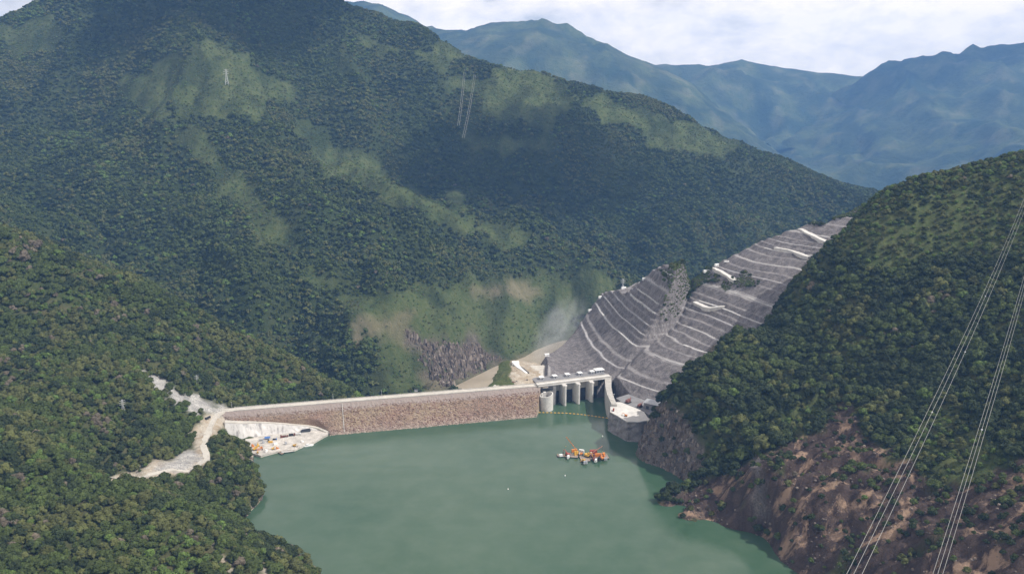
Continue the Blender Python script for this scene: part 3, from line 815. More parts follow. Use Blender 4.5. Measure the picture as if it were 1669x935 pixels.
sg = (atz(553, 661, 33)[0] - A0[0]) / DU[0]
q.add([dam_pt(sg, 9.5, 34.3), dam_pt(sg + 0.9, 9.5, 34.3), dam_pt(sg + 0.9, 8.8 + 40, 2.9), dam_pt(sg, 8.8 + 40, 2.9),
       dam_pt(sg, 8.5, 32.5), dam_pt(sg + 0.9, 8.5, 32.5), dam_pt(sg + 0.9, 7.8 + 40, 1.1), dam_pt(sg, 7.8 + 40, 1.1)], [(0, 1, 2, 3), (0, 4, 5, 1), (1, 5, 6, 2), (2, 6, 7, 3), (3, 7, 4, 0)])
child(q, 'gauge_strip', M['concrete'], dam)

# ------------------------------------------------------------------ rocks as stuff (instanced over points by geometry nodes)
def rock_mesh(name, seed, mat, n=1.0):
    r = np.random.default_rng(seed)
    mb = MB(); mb.sphere((0, 0, 0), 1.0, 7, 5)
    sx, sy, sz = r.uniform(0.75, 1.3), r.uniform(0.7, 1.2), r.uniform(0.55, 0.9)
    mb.v = [(x * sx * r.uniform(.78, 1.22), y * sy * r.uniform(.78, 1.22), z * sz * r.uniform(.8, 1.2)) for x, y, z in mb.v]
    me = mb.mesh(name); me.materials.append(mat)
    return me
def obj_random_mat(name, stops, rough=0.9, pos=0.0):
    m, t, b = new_mat(name)
    rn = N(t, 'ShaderNodeObjectInfo').outputs['Random']
    c = ramp(t, rn, stops)
    b.inputs['Roughness'].default_value = rough
    b.inputs['Specular IOR Level'].default_value = 0.15
    return m, t, b, c
def scatter(name, pts, scl, rot, idx, sources, label, cat, parent=None, squash=1.0):
    """one mesh of points; a node group puts one of the source meshes at each"""
    me = bpy.data.meshes.new(name)
    me.vertices.add(len(pts)); me.vertices.foreach_set('co', np.asarray(pts, np.float32).ravel())
    for nm, typ, arr in (('scl', 'FLOAT', scl), ('rotz', 'FLOAT', rot), ('idx', 'INT', idx)):
        me.attributes.new(nm, typ, 'POINT').data.foreach_set('value', np.asarray(arr, np.float32 if typ == 'FLOAT' else np.int32))
    o = link(name, me)
    g = bpy.data.node_groups.new(name + '_scatter', 'GeometryNodeTree')
    g.interface.new_socket(name='Geometry', in_out='INPUT', socket_type='NodeSocketGeometry')
    g.interface.new_socket(name='Geometry', in_out='OUTPUT', socket_type='NodeSocketGeometry')
    gi, go = g.nodes.new('NodeGroupInput'), g.nodes.new('NodeGroupOutput')
    iop = g.nodes.new('GeometryNodeInstanceOnPoints')
    jn = g.nodes.new('GeometryNodeJoinGeometry')
    for s in reversed(sources):
        oi = g.nodes.new('GeometryNodeObjectInfo')
        oi.inputs['Object'].default_value = s
        oi.inputs['As Instance'].default_value = True
        g.links.new(oi.outputs['Geometry'], jn.inputs[0])
    def na(n, typ):
        a = g.nodes.new('GeometryNodeInputNamedAttribute'); a.data_type = typ
        a.inputs['Name'].default_value = n
        return a.outputs['Attribute']
    g.links.new(gi.outputs[0], iop.inputs['Points'])
    g.links.new(jn.outputs[0], iop.inputs['Instance'])
    iop.inputs['Pick Instance'].default_value = True
    g.links.new(na('idx', 'INT'), iop.inputs['Instance Index'])
    cr = g.nodes.new('ShaderNodeCombineXYZ'); g.links.new(na('rotz', 'FLOAT'), cr.inputs[2])
    g.links.new(cr.outputs[0], iop.inputs['Rotation'])
    cs = g.nodes.new('ShaderNodeCombineXYZ'); sc_ = na('scl', 'FLOAT')
    for i in range(2): g.links.new(sc_, cs.inputs[i])
    mz = g.nodes.new('ShaderNodeMath'); mz.operation = 'MULTIPLY'; g.links.new(sc_, mz.inputs[0]); mz.inputs[1].default_value = squash
    g.links.new(mz.outputs[0], cs.inputs[2])
    g.links.new(cs.outputs[0], iop.inputs['Scale'])
    g.links.new(iop.outputs[0], go.inputs[0])
    md = o.modifiers.new('scatter', 'NODES'); md.node_group = g
    tag(o, label, cat, kind='stuff')
    if parent is not None:
        o.parent = parent
        o.matrix_parent_inverse = Matrix.LocRotScale(parent.location, parent.rotation_euler, parent.scale).inverted()
        del o['category']
    return o

RM, t_, b_, c_ = obj_random_mat('riprap_stone', [(0, (0.12, 0.070, 0.055)), (0.35, (0.225, 0.138, 0.110)), (0.75, (0.30, 0.21, 0.18)), (1, (0.38, 0.32, 0.29))])
wp_ = worldpos(t_)
c_ = mixc(t_, ramp(t_, noise(t_, wp_, 0.022, 5, 0.6), [(0.40, 0.0), (0.62, 0.6)]), c_, (0.24, 0.20, 0.155))
c_ = mixc(t_, ramp(t_, noise(t_, wp_, 0.06, 5, 0.65), [(0.50, 0.0), (0.66, 0.5)]), c_, (0.13, 0.085, 0.07))
sz_ = N(t_, 'ShaderNodeSeparateXYZ'); t_.links.new(wp_, sz_.inputs[0])
c_ = mixc(t_, ramp(t_, math_node(t_, 'DIVIDE', math_node(t_, 'ADD', sz_.outputs[2], math_node(t_, 'MULTIPLY', noise(t_, wp_, 0.08), 4.0)), 20.0), [(0.12, 0.65), (0.32, 0.0)]), c_, (0.33, 0.28, 0.235))
t_.links.new(c_, b_.inputs['Base Color'])
SM, t_, b_, c_ = obj_random_mat('shore_stone', [(0, (0.07, 0.055, 0.048)), (0.5, (0.12, 0.095, 0.082)), (1, (0.23, 0.19, 0.16))])
t_.links.new(c_, b_.inputs['Base Color'])

# three real boulders on the point are the source of the shore rocks, three on the dam toe of the riprap
pen = atz(1090, 824, 1.0)
boulders = []
for i, (u, v, r_, w) in enumerate([(1096, 811, 3.0, "pale boulder at the tip of the right bank's low point"), (1140, 838, 2.6, "brown boulder on the waterline just below the low point"), (1163, 843, 2.2, "brown boulder on the waterline, farther right below the low point")]):
    p = atz(u, v, 1.0); zt = float(RIGHT(p[0], p[1]))
    o = link('boulder', rock_mesh('boulder', 20 + i, SM if i else M['pale_concrete']))
    o.location = (p[0], p[1], max(zt, 0) + 0.6); o.scale = (r_, r_, r_)
    tag(o, w, 'boulder', 'boulders on the right shore')
    boulders.append(o)
stones = []
for i in range(3):
    s = DL * (0.85 - 0.18 * i); z = 2.0
    o = link('stone', rock_mesh('stone', 40 + i, RM))
    o.parent = dam
    o.matrix_parent_inverse = Matrix.Translation(dam.location).inverted()
    o.location = dam_pt(s, 8 + (34 - z) * 1.25 + .5, z + .2); o.scale = (1.3,) * 3
    stones.append(o)
n = 20000
s = rng.uniform(-10, DL + 2, n); z = -2 + 31 * rng.random(n) ** 1.3
_d = 8 + (34 - z) * 1.25
_k = (s < s_end(_d) - 1) & (_d < d_lim(s) - 1)
s, z = s[_k], z[_k]; n = len(s)
pp = np.stack(dam_pt(s, 8 + (34 - z) * 1.25, z), 1)
scatter('riprap', pp, np.minimum(0.3 + 0.3 * rng.exponential(0.8, n), 1.5) * np.where(z < 6, 1.15, 1), rng.uniform(0, 6.28, n), rng.integers(0, 3, n), stones, "loose reddish stones covering the dam face", "stones", dam)
def shore_scatter(name, key, n, ranges, zmax, smax, label, cond=None):
    fn, (xa, xb), (ya, yb) = SPEC[key][1], *ranges
    x, y = rng.uniform(xa, xb, n), rng.uniform(ya, yb, n)
    z = fn(x, y)
    k = (z > -1.5) & (z < zmax)
    if cond is not None: k &= cond(x, y, z)
    k &= rng.random(n) < np.where(z < 4, 1.0, 0.25)
    x, y, z = x[k], y[k], z[k]
    return scatter(name, np.stack([x, y, z + 0.1], 1), np.minimum(0.4 + rng.exponential(0.5, len(x)), smax), rng.uniform(0, 6.28, len(x)), rng.integers(1, 3, len(x)), boulders, label, 'rocks')
def in_soil(x, y, z):
    u, v = proj(x, y, z)
    return (zone(u, v, ZONES['right']['bare'], 8, 10) > .4) | (zone(u, v, ZONES['right']['rock'], 8, 10) > .4) | (z < 4)
shore_scatter('shore_rocks', 'right', 16000, ((180, 640), (600, 1260)), 130, 1.7, "loose brown rocks scattered over the eroded right bank", in_soil)
shore_scatter('bank_stones', 'left', 40000, ((-420, -150), (700, 1240)), 3.0, 1.6, "stones along the left bank's waterline", lambda x, y, z: dam_sd(x, y)[1] > 60)

def crag_scatter(name, key, n, ranges, zn, smin, smax, label, sink):
    fn, (xa, xb), (ya, yb) = SPEC[key][1], *ranges
    x, y = rng.uniform(xa, xb, n), rng.uniform(ya, yb, n)
    z = fn(x, y)
    u, v = proj(x, y, z)
    k = (zone(u, v, zn, 6, 10) > .5) & (z > -189) & ((z > -2) | (key == 'mass'))
    x, y, z = x[k], y[k], z[k]
    sc__ = smin + (smax - smin) * rng.beta(1.1, 3.2, len(x))
    return scatter(name, np.stack([x, y, z - sink * sc__], 1), sc__, rng.uniform(0, 6.28, len(x)), rng.integers(0, 3, len(x)), slabs, label, 'rocks')
CM, t_, b_, c_ = obj_random_mat('crag_rock', [(0, (0.06, 0.046, 0.038)), (0.5, (0.125, 0.098, 0.080)), (0.85, (0.19, 0.155, 0.13)), (1, (0.27, 0.23, 0.195))])
t_.links.new(c_, b_.inputs['Base Color'])
def slab_mesh(name, seed):
    r = np.random.default_rng(seed)
    mb = MB(); w = r.uniform(.5, .8)
    vs = [(-1, -w, -1), (1, -w * .7, -1), (.8, w, -1), (-.9, w * .8, -1), (-.7, -w * .8, .2 + r.uniform(-.2, .3)), (.6, -w * .5, .5 + r.uniform(-.2, .3)), (.35, w * .6, 1 + r.uniform(-.2, .3)), (-.5, w * .5, .7 + r.uniform(-.2, .3))]
    mb.add(vs, [(3, 2, 1, 0), (0, 1, 5), (0, 5, 4), (1, 2, 6), (1, 6, 5), (2, 3, 7), (2, 7, 6), (3, 0, 4), (3, 4, 7), (4, 5, 6), (4, 6, 7)])
    me = mb.mesh(name); me.materials.append(CM)
    return me
slabs = []
for i, (u, v) in enumerate(((1072, 727), (1088, 757), (1108, 775))):
    p = atz(u, v, 1.0)
    o = link('rock_slab', slab_mesh('rock_slab', 70 + i)); o.location = (p[0] + 3, p[1] + 2, max(float(RIGHT(p[0] + 3, p[1] + 2)), 0) + 1.0); o.scale = (3.2, 3.2, 3.2); o.rotation_euler = (0, 0, i * 1.9)
    tag(o, ("dark angular rock slab at the waterline nearest the work platform", "dark angular rock slab at the waterline midway between platform and low point", "dark angular rock slab at the waterline nearest the low wooded point")[i], 'rock', 'rock slabs on the right shore')
    slabs.append(o)
crag_scatter('crag', 'right', 5200, ((180, 320), (1040, 1240)), ZONES['right']['rock'], 1.0, 5.0, "dark jagged rock of the cliff by the water below the work platform", .35)
crag_scatter('crag', 'mass', 26000, ((-320, 160), (1850, 2450)), ZONES['mass']['rock'] + [[(664, 540), (676, 540), (740, 625), (720, 630)]], 1.6, 9.0, "broken dark brown rock of the cliff across the river below the mountain", .3)
# ------------------------------------------------------------------ spillway
spw = thing('spillway', sp(SL / 2, 0, 0), "grey concrete spillway with open gate bays and roof huts beside the dam", "spillway")
rz_s = math.atan2(SU[1], SU[0])
def sbox(mb, s0, s1, d0, d1, z0, z1):
    c = sp((s0 + s1) / 2, (d0 + d1) / 2, (z0 + z1) / 2)
    return mb.box(c, (abs(s1 - s0), abs(d1 - d0), z1 - z0), rz_s)
def upx(u): return (u - 884.0) / 109.0 * SL
q = MB(); sbox(q, -8, SL + 3, -9, 3, 34.2, 37.0); child(q, 'bridge_deck', M['pale_concrete'], spw)
q = MB(); sbox(q, -8, SL + 3, 2.4, 3.2, 37.02, 38.2); sbox(q, -8, SL + 3, -9.2, -8.4, 37.02, 38.2); rl_ = child(q, 'parapet_wall', M['concrete'], spw)
q = MB(); sbox(q, -6, SL + 2, -38, -9.6, 30, 36.2); child(q, 'hoist_deck', M['dark_concrete'], spw)
pier_u = [917, 939, 961]
for u in pier_u:
    s = upx(u)
    q = MB(); poly = [sp(s - 2.6, -30)[:2], sp(s + 2.6, -30)[:2], sp(s + 2.6, 9)[:2], sp(s + 1.2, 12)[:2], sp(s - 1.2, 12)[:2], sp(s - 2.6, 9)[:2]]
    q.prism([tuple(p) for p in poly], -25, 34.0)
    pr = child(q, 'pier', M['pale_concrete'], spw)
    q = MB(); q.prism([tuple(p) for p in [sp(s - 3.4, -6)[:2], sp(s + 3.4, -6)[:2], sp(s + 3.4, 10)[:2], sp(s - 3.4, 10)[:2]]], 31.4, 34.1)
    q.v = q.v
    cp = q.build('pier_cap', M['pale_concrete']); cp.parent = pr
edges = [upx(903)] + [upx(u) for u in pier_u] + [upx(980)]
for a, b in zip(edges[:-1], edges[1:]):
    q = MB(); sbox(q, a + 2.7, b - 2.7, -11.6, -10.6, -25, 20.0)
    for zz in (0, 6, 12, 18): sbox(q, a + 2.7, b - 2.7, -10.58, -10.0, zz, zz + 0.6)
    g_ = child(q, 'gate', M['dark_steel'], spw)
    q = MB(); sbox(q, a + 2.7, b - 2.7, -9.5, -8, 20.1, 34.1); child(q, 'breast_wall', M['concrete'], spw)
q = MB(); sbox(q, -2, upx(903) + 2.6, -30, 2, -25, 34.0); child(q, 'abutment', M['dark_concrete'], spw)
# the long side wall on the right, towards the lake
wl = [sp(SL - 9, 2)[:2], (150.5, 1352), (149.5, 1318), (151.5, 1276)]
wr = [sp(SL + 3, 2)[:2], (160, 1352), (158.5, 1318), (160, 1276)]
q = MB(); q.prism([tuple(map(float, p)) for p in wl + wr[::-1]], -20, 34.2); child(q, 'side_wall', M['concrete'], spw)
q = MB(); q.prism([tuple(map(float, p)) for p in [(wl[0][0] + .4, wl[0][1]), (150.9, 1352), (149.9, 1318), (151.9, 1277)] + [(151.5, 1277), (149.5, 1318), (150.5, 1352), (wl[0][0], wl[0][1])]], 34.3, 35.4)
child(q, 'wall_rail', M['pale_concrete'], spw)
q = MB()
for k in range(8):
    d0 = -38 - 34 * k
    q.add([sp(-4, d0, 28 - 22 * k), sp(SL, d0, 28 - 22 * k), sp(SL, d0 - 34, 6 - 22 * k), sp(-4, d0 - 34, 6 - 22 * k)], [(0, 1, 2, 3)])
child(q, 'chute_floor', M['dark_concrete'], spw)
for k, u in enumerate([892, 913.5, 934.5, 955, 975.5]):
    s = upx(u)
    q = MB(); sbox(q, s - 3.2, s + 3.2, -30.5, -23.5, 36.25, 39.6)
    hh = child(q, 'hoist_hut', M['grey_paint'], spw)
    q = MB(); sbox(q, s - 3.9, s + 3.9, -31.5, -22.6, 39.65, 40.2)
    rf = q.build('hut_roof', M['white_paint']); rf.parent = hh
    q = MB(); sbox(q, s - 0.6, s + 0.6, -23.49, -23.3, 36.3, 38.5)
    rf = q.build('hut_door', M['dark_steel']); rf.parent = hh

cb = thing('control_building', sp(upx(987), -27, 36.2), "low flat-roofed grey building at the right end of the spillway roof", "building")
q = MB(); sbox(q, upx(981), upx(994), -33, -23, 34, 41); child(q, 'wall', M['grey_paint'], cb)
q = MB(); sbox(q, upx(980), upx(995), -34, -22, 41.05, 41.7); child(q, 'roof', M['white_paint'], cb)
for k in range(3):
    q = MB(); sbox(q, upx(983) + k * 4.5, upx(983) + k * 4.5 + 2, -22.98, -22.7, 37.8, 39.6); child(q, 'window', M['glass'], cb)

# intake tower
tp = atz(891, 671, 0.0)
tw = thing('intake_tower', (tp[0], tp[1] + 12, 0), "round white concrete intake tower standing in the lake by the spillway", "tower")
def ring(r0, r1, z0, z1, n, cx, cy, a0=0.0, a1=2 * math.pi, ztop=None):
    mb = MB(); vs, fs = [], []
    for i in range(n + 1):
        a = a0 + (a1 - a0) * i / n
        zt = z1 if ztop is None else ztop(a)
        for r, z in ((r1, z0), (r1, zt), (r0, zt), (r0, z0)):
            vs.append((cx + r * math.cos(a), cy + r * math.sin(a), z))
    for i in range(n):
        for k in range(4): fs.append((i * 4 + k, (i + 1) * 4 + k, (i + 1) * 4 + (k + 1) % 4, i * 4 + (k + 1) % 4))
    return mb.add(vs, fs)
tx, ty = tp[0], tp[1] + 12
child(ring(9.0, 10.8, -25, 25, 40, tx, ty, ztop=lambda a: 23 + 4.5 * (0.5 + 0.5 * math.cos(a - 0.5))), 'shell', M['pale_concrete'], tw)
q = MB(); q.prism([(tx + 8.9 * math.cos(2 * math.pi * i / 24), ty + 8.9 * math.sin(2 * math.pi * i / 24)) for i in range(24)], 14, 19); child(q, 'inner_floor', M['dark_concrete'], tw)
q = MB(); q.box((tx - 3, ty + 1, 24), (4, 4, 10)); child(q, 'lift_shaft', M['pale_concrete'], tw)
q = MB(); q.box((tx + 1, ty + 13, 31), (20, 10, 2.2)); q.box((tx - 8, ty + 10, 26), (1.2, 1.2, 9)); q.box((tx + 9, ty + 10, 26), (1.2, 1.2, 9)); child(q, 'access_platform', M['dark_steel'], tw)

# floating boom
bp = [atz(*q_, 0.0) for q_ in [(842, 672.5), (870, 672), (895, 672.4), (920, 673), (945, 675), (968, 678), (992, 681.5)]]
bm = thing('floating_boom', bp[0], "thin yellow floating boom across the water in front of the spillway", "boom")
q = MB(); q.tube([(p[0], p[1], 0.25) for p in bp], 0.35, 5); child(q, 'boom_line', M['deck_steel'], bm)
fl = MB(); fl.bar((-1.5, 0, 0.3), (1.5, 0, 0.3), 0.7, 7); flm = fl.mesh('float'); flm.materials.append(M['yellow_paint'])
for a, b in zip(bp[:-1], bp[1:]):
    L = float(np.hypot(*(b - a)[:2])); k = max(2, int(L / 5.0))
    for i in range(k):
        p = a + (b - a) * ((i + .5) / k)
        o = link('float', flm); o.parent = bm; o.matrix_parent_inverse = Matrix.Translation(bm.location).inverted()
        o.location = p; o.rotation_euler = (0, 0, math.atan2(b[1] - a[1], b[0] - a[0]))

# ------------------------------------------------------------------ benches of the excavated slope
slope = bpy.data.objects['excavated_slope']
def ribbon(pts, width, fn, lift, skirt, seed):
    """a shelf following a line on the ground; its edges wander"""
    Q = catmull(pts, 9)
    T = np.gradient(Q[:, :2], axis=0); T /= np.linalg.norm(T, axis=1)[:, None] + 1e-9
    Nn = np.stack([T[:, 1], -T[:, 0]], 1)
    i = np.arange(len(Q))
    wa = width * (0.5 + 0.22 * fbm(i / 4.0 + seed * 7.1, i * 0 + seed, 3)); wb = width * (0.5 + 0.22 * fbm(i / 4.0 + seed * 3.3, i * 0 - seed, 3))
    A, B = Q[:, :2] + Nn * wa[:, None], Q[:, :2] - Nn * wb[:, None]
    za, zb = fn(A[:, 0], A[:, 1]), fn(B[:, 0], B[:, 1])
    zt = 0.5 * (za + zb)
    pad = np.r_[[zt[0]] * 5, zt, [zt[-1]] * 5]
    zt = np.convolve(pad, np.ones(11) / 11, 'valid') + lift
    mb = MB()
    n = len(Q)
    vs = [(*A[k], zt[k]) for k in range(n)] + [(*B[k], zt[k]) for k in range(n)] + [(*A[k], zt[k] - skirt) for k in range(n)] + [(*B[k], zt[k] - skirt) for k in range(n)]
    fs = []
    for k in range(n - 1):
        fs += [(k, k + 1, n + k + 1, n + k), (k, 2 * n + k, 2 * n + k + 1, k + 1), (n + k + 1, 3 * n + k + 1, 3 * n + k, n + k)]
    mb.add(vs, fs)
    return mb
M['bench'] = plain('bench', (0.42, 0.41, 0.40), 0.95, var=0.42, scale=0.09)
M['bench_dull'] = plain('bench_dull', (0.30, 0.29, 0.295), 0.95, var=0.45, scale=0.09)
def contour_lines():
    """the benches: level lines of the two cut faces"""
    out = []
    S = BENCH.r
    ZT = np.linspace(0, 320, 3000)
    for lev_ in range(4, 31, 2):
        z = float(np.interp(lev_ + .84, bench_no(ZT), ZT))
        ys = np.arange(1398, 1775, 12.0)
        xs = np.arange(60, 330, 1.5)
        X, Y = np.meshgrid(xs, ys)
        for side in (0, 1):
            if side == 0:
                Z = S(X, Y); d, sd_ = seg_dist(X, Y, S.gully)
                ok = (sd_ > 0) & (d > 7) & (polydist(X, Y, S.body) > 2)
                line = []
                for r_ in range(len(ys)):
                    k = np.nonzero(ok[r_, :-1] & ok[r_, 1:] & ((Z[r_, :-1] - z) * (Z[r_, 1:] - z) <= 0))[0]
                    if len(k): line.append((xs[k[0]] + 1.5 * (z - Z[r_, k[0]]) / (Z[r_, k[0] + 1] - Z[r_, k[0]] + 1e-9), ys[r_]))
            else:
                xs2, ys2 = np.arange(165, 740, 12.0), np.arange(1290, 1775, 1.5)
                X2, Y2 = np.meshgrid(xs2, ys2)
                Z = S(X2, Y2); d, sd_ = seg_dist(X2, Y2, S.gully)
                ok = (sd_ < 0) & (d > 7) & (polydist(X2, Y2, S.body) > 2) & (Z > RIGHT(X2, Y2) - 2)
                line = []
                for c_ in range(len(xs2)):
                    k = np.nonzero(ok[:-1, c_] & ok[1:, c_] & ((Z[:-1, c_] - z) * (Z[1:, c_] - z) <= 0))[0]
                    if len(k): line.append((xs2[c_], ys2[k[0]] + 1.5 * (z - Z[k[0], c_]) / (Z[k[0] + 1, c_] - Z[k[0], c_] + 1e-9)))
            run = []
            for p in line:
                if run and math.hypot(p[0] - run[-1][0], p[1] - run[-1][1]) > 40:
                    if len(run) > 3: out.append(run)
                    run = []
                run.append(p)
            if len(run) > 3: out.append(run)
    return out
for i, ln in enumerate(contour_lines()):
    P = [(x, y, 0.0) for x, y in ln]
    ribbon(P, (3.4, 2.4, 4.2)[i % 3], bench_z, 0.35, 3.0, i + 1.0).build('bench', M['bench'] if i % 3 else M['bench_dull'], slope)
for i, ps in enumerate(ramps):
    P = [atz(*q_) for q_ in ps]
    ribbon(P, 10.0, bench_z, 2.4, 7.0, i + 60.0).build('ramp_road', M['pale_concrete'], slope)
# faint intermediate benches
mid = [(49, [(947, 523), (972, 551), (1010, 596)]), (67, [(970, 497), (1000, 531), (1040, 568)]), (85, [(990, 487), (1018, 517), (1055, 549)]), (103, [(1008, 483), (1036, 510), (1064, 529)]), (121, [(1027, 476), (1049, 498), (1076, 511)]),
       (60, [(1034, 590), (1046, 599), (1068, 603)]), (84, [(1060, 565), (1100, 566), (1130, 572)]), (103, [(1110, 525), (1150, 534), (1180, 545)]), (166, [(1170, 445), (1195, 463), (1245, 488)]), (180, [(1190, 440), (1230, 452), (1290, 458)]), (228, [(1255, 393), (1280, 397), (1316, 402)]), (244, [(1290, 376), (1330, 380), (1380, 390)])]

# ------------------------------------------------------------------ work platform beside the spillway
def pxpoly(lst, z): return [tuple(map(float, atz(u, v, z)[:2])) for u, v in lst]
wp = thing('work_platform', atz(1025, 672, 0), "bright concrete work platform on a grey rock block right of the spillway", "platform")
PLT = [(995, 655), (1012, 655), (1035, 664), (1050, 671), (1058, 684), (1042, 687), (1022, 686.5), (1006, 677), (994.5, 671)]
top = pxpoly(PLT, 30)
q = MB(); q.prism(top, 29.0, 30.2); child(q, 'slab', M['pale_concrete'], wp)
blk = MB()
cx_, cy_ = np.mean(top, 0)
nt_ = 48
ring_pts = []
per = np.array(top + [top[0]]); seg = np.hypot(*np.diff(per, axis=0).T); cum = np.r_[0, np.cumsum(seg)]
for i in range(nt_):
    t = cum[-1] * i / nt_; k = min(np.searchsorted(cum, t, 'right') - 1, len(seg) - 1)
    ring_pts.append(per[k] + (per[k + 1] - per[k]) * ((t - cum[k]) / seg[k]))
lev = [29.0, 25, 21, 16, 11, 6, 2, -3, -12]
vs, fs = [], []
for j, z in enumerate(lev):
    for i, p in enumerate(ring_pts):
        dvec = np.array(p) - (cx_, cy_); dvec /= np.linalg.norm(dvec)
        k = 0.12 * (29 - z) + (2.2 * float(fbm(i * 0.45 + 3, z / 6.0, 3)) if 0 < j else 0) - 0.5
        vs.append((p[0] + dvec[0] * k, p[1] + dvec[1] * k, z))
for j in range(len(lev) - 1):
    for i in range(nt_):
        fs.append((j * nt_ + i, j * nt_ + (i + 1) % nt_, (j + 1) * nt_ + (i + 1) % nt_, (j + 1) * nt_ + i))
fs.append(tuple(range(nt_)))
blk.add(vs, fs)
M['rock'] = plain('rock', (0.19, 0.18, 0.18), 0.95, var=0.5, scale=0.12, bumpy=0.6)
child(blk, 'rock_block', M['rock'], wp)
q = MB(); q.prism(pxpoly([(1050, 682), (1075, 675), (1077, 677), (1056, 686)], 30), 28, 30.1); child(q, 'side_ramp', M['concrete'], wp)
bk = MB(); bk.prism(pxpoly([(1004, 648), (1030, 640), (1060, 655), (1075, 668), (1058, 676), (1048, 668), (1012, 654)], 30), 26, 29.9)
child(bk, 'rear_yard', M['dark_concrete'], wp)

# plaza between the dam and the chute, with its mound
plz = pxpoly([(886, 629), (892, 622), (905, 604), (900, 595), (866, 595), (850, 598), (806, 626), (800, 633)], 34)
pz = MB(); pz.prism(plz, -60, 33.8)
tag(pz.build('plaza', M['gravel_road']), "pale gravel ground between the dam crest and the spillway", "ground", kind='structure')
mound_pts = PZ([(800, 628, 33), (808, 614, 34), (812, 628, 34), (855, 627, 34), (880, 622, 34), (878, 606, 34), (862, 598, 34)]) + P3([(818, 590, 1480), (836, 588, 1478), (846, 592, 1470)]) + PZ([(828, 606, 42), (845, 612, 41), (790, 628, 20), (830, 632, 32), (870, 629, 32), (893, 612, 32), (800, 604, 20), (812, 590, 22), (850, 586, 25), (880, 592, 30)])
mr = RBF(mound_pts, 5, 0.1)
mp_ = np.array(mound_pts)
gx, gy = np.arange(mp_[:, 0].min(), mp_[:, 0].max(), 2.0), np.arange(mp_[:, 1].min(), mp_[:, 1].max() + 10, 2.0)
X, Y = np.meshgrid(gx, gy)
Z = mr(X, Y) + 0.9 * fbm(X / 9, Y / 9, 4)
def grid_mesh(name, X, Y, Z, keep, attrs=None):
    ny, nx = X.shape
    idx = np.arange(nx * ny).reshape(ny, nx)
    quad = np.stack([idx[:-1, :-1], idx[:-1, 1:], idx[1:, 1:], idx[1:, :-1]], -1).reshape(-1, 4)
    quad = quad[keep.ravel()[quad].any(1)]
    used, inv = np.unique(quad, return_inverse=True)
    me = bpy.data.meshes.new(name)
    me.from_pydata(np.stack([X.ravel(), Y.ravel(), Z.ravel()], 1)[used].tolist(), [], inv.reshape(-1, 4).tolist())
    for k, a in (attrs or {}).items():
        me.attributes.new(k, 'FLOAT', 'POINT').data.foreach_set('value', a.ravel()[used].astype(np.float32))
    me.polygons.foreach_set('use_smooth', np.ones(len(me.polygons), bool))
    return me
uu, vv = proj(X, Y, Z)
gm = zone(uu, vv, [[(792, 634), (804, 606), (813, 584), (831, 584), (834, 600), (831, 612), (843, 632)]], 3, 4, 0.15)
mnd = link('rock_mound', grid_mesh('rock_mound', X, Y, Z, Z > 31, {'grass': gm * .7, 'bare': 1 - gm, 'rock': gm * 0}), G_L)
tag(mnd, "green-sided gravel mound standing on the pale ground behind the dam crest", "mound")
def slab_along(P, w, th):
    mb = MB(); P = np.array(P); vs = []
    for i, p in enumerate(P):
        t = P[min(i + 1, len(P) - 1)] - P[max(i - 1, 0)]; n_ = np.array([t[1], -t[0]]); n_ = n_ / np.linalg.norm(n_)
        ww = w[i] if hasattr(w, '__len__') else w
        for s_, dz in ((1, 0), (-1, 0), (-1, -th), (1, -th)): vs.append((p[0] + n_[0] * s_ * ww / 2, p[1] + n_[1] * s_ * ww / 2, p[2] + dz))
    fs = [(3, 2, 1, 0)]
    for i in range(len(P) - 1):
        for k in range(4): fs.append((i * 4 + k, i * 4 + (k + 1) % 4, i * 4 + 4 + (k + 1) % 4, i * 4 + 4 + k))
    m_ = (len(P) - 1) * 4
    fs.append((m_, m_ + 1, m_ + 2, m_ + 3))
    return mb.add(vs, fs)
cc_ = []
for u, v, Yd in [(840, 591, 1462), (845, 599, 1447), (851, 608, 1428), (858, 617, 1408)]:
    p = at(u, v, Yd); p[2] = max(p[2], float(mr(p[0], p[1])) + 1.2); cc_.append(p)
ch = thing('concrete_chute', cc_[-1], "white concrete chute with a wide head running down the mound behind the dam", "chute")
child(slab_along(cc_, [9, 7, 4.5, 4], 4.0), 'trough', M['white_paint'], ch)
child(slab_along([cc_[0] + (0, 6, 1.4), cc_[0] + (1, -4, 1.4)], 12, 4.5), 'head_block', M['white_paint'], ch)
sh_ = [c + np.array([4.2, 2, -0.4]) for c in cc_]
child(slab_along(sh_[1:], 1.4, 3.0), 'side_rail', M['dark_steel'], ch)

# ------------------------------------------------------------------ dock on the left: curved shotcrete wall, ramp, apron
dk = thing('dock', atz(460, 720, 0), "pale concrete landing apron with a curved white wall at the left end of the dam", "dock")
APR = [(400, 722), (408, 735), (413, 738.5), (425, 742), (443, 737), (456, 734), (480, 732), (497, 724), (512, 719.5), (521, 714), (535, 706.5), (528, 697), (512, 697), (490, 700), (465, 704), (440, 706), (418, 706), (400, 704)]
q = MB(); q.prism(pxpoly(APR, 3.0), -8, 3.0); child(q, 'apron', M['worn_apron'], dk)
base = []
for p in tops:
    k = (p[2] - 2.5)
    base.append((p[0] + DN[0] * k * 0.45, p[1] + DN[1] * k * 0.45 , 2.0))
mb = MB(); n_ = len(tops)
rowN = 5
vs = []
for i in range(n_):
    for j in range(rowN):
        t = j / (rowN - 1)
        p = np.array(tops[i]) * (1 - t) + np.array(base[i]) * t
        w_ = 0.5 * float(fbm(i / 2.0, j * 0.7, 3)) * (0 < j < rowN - 1)
        vs.append((p[0] + DN[0] * w_, p[1] + DN[1] * w_, p[2]))
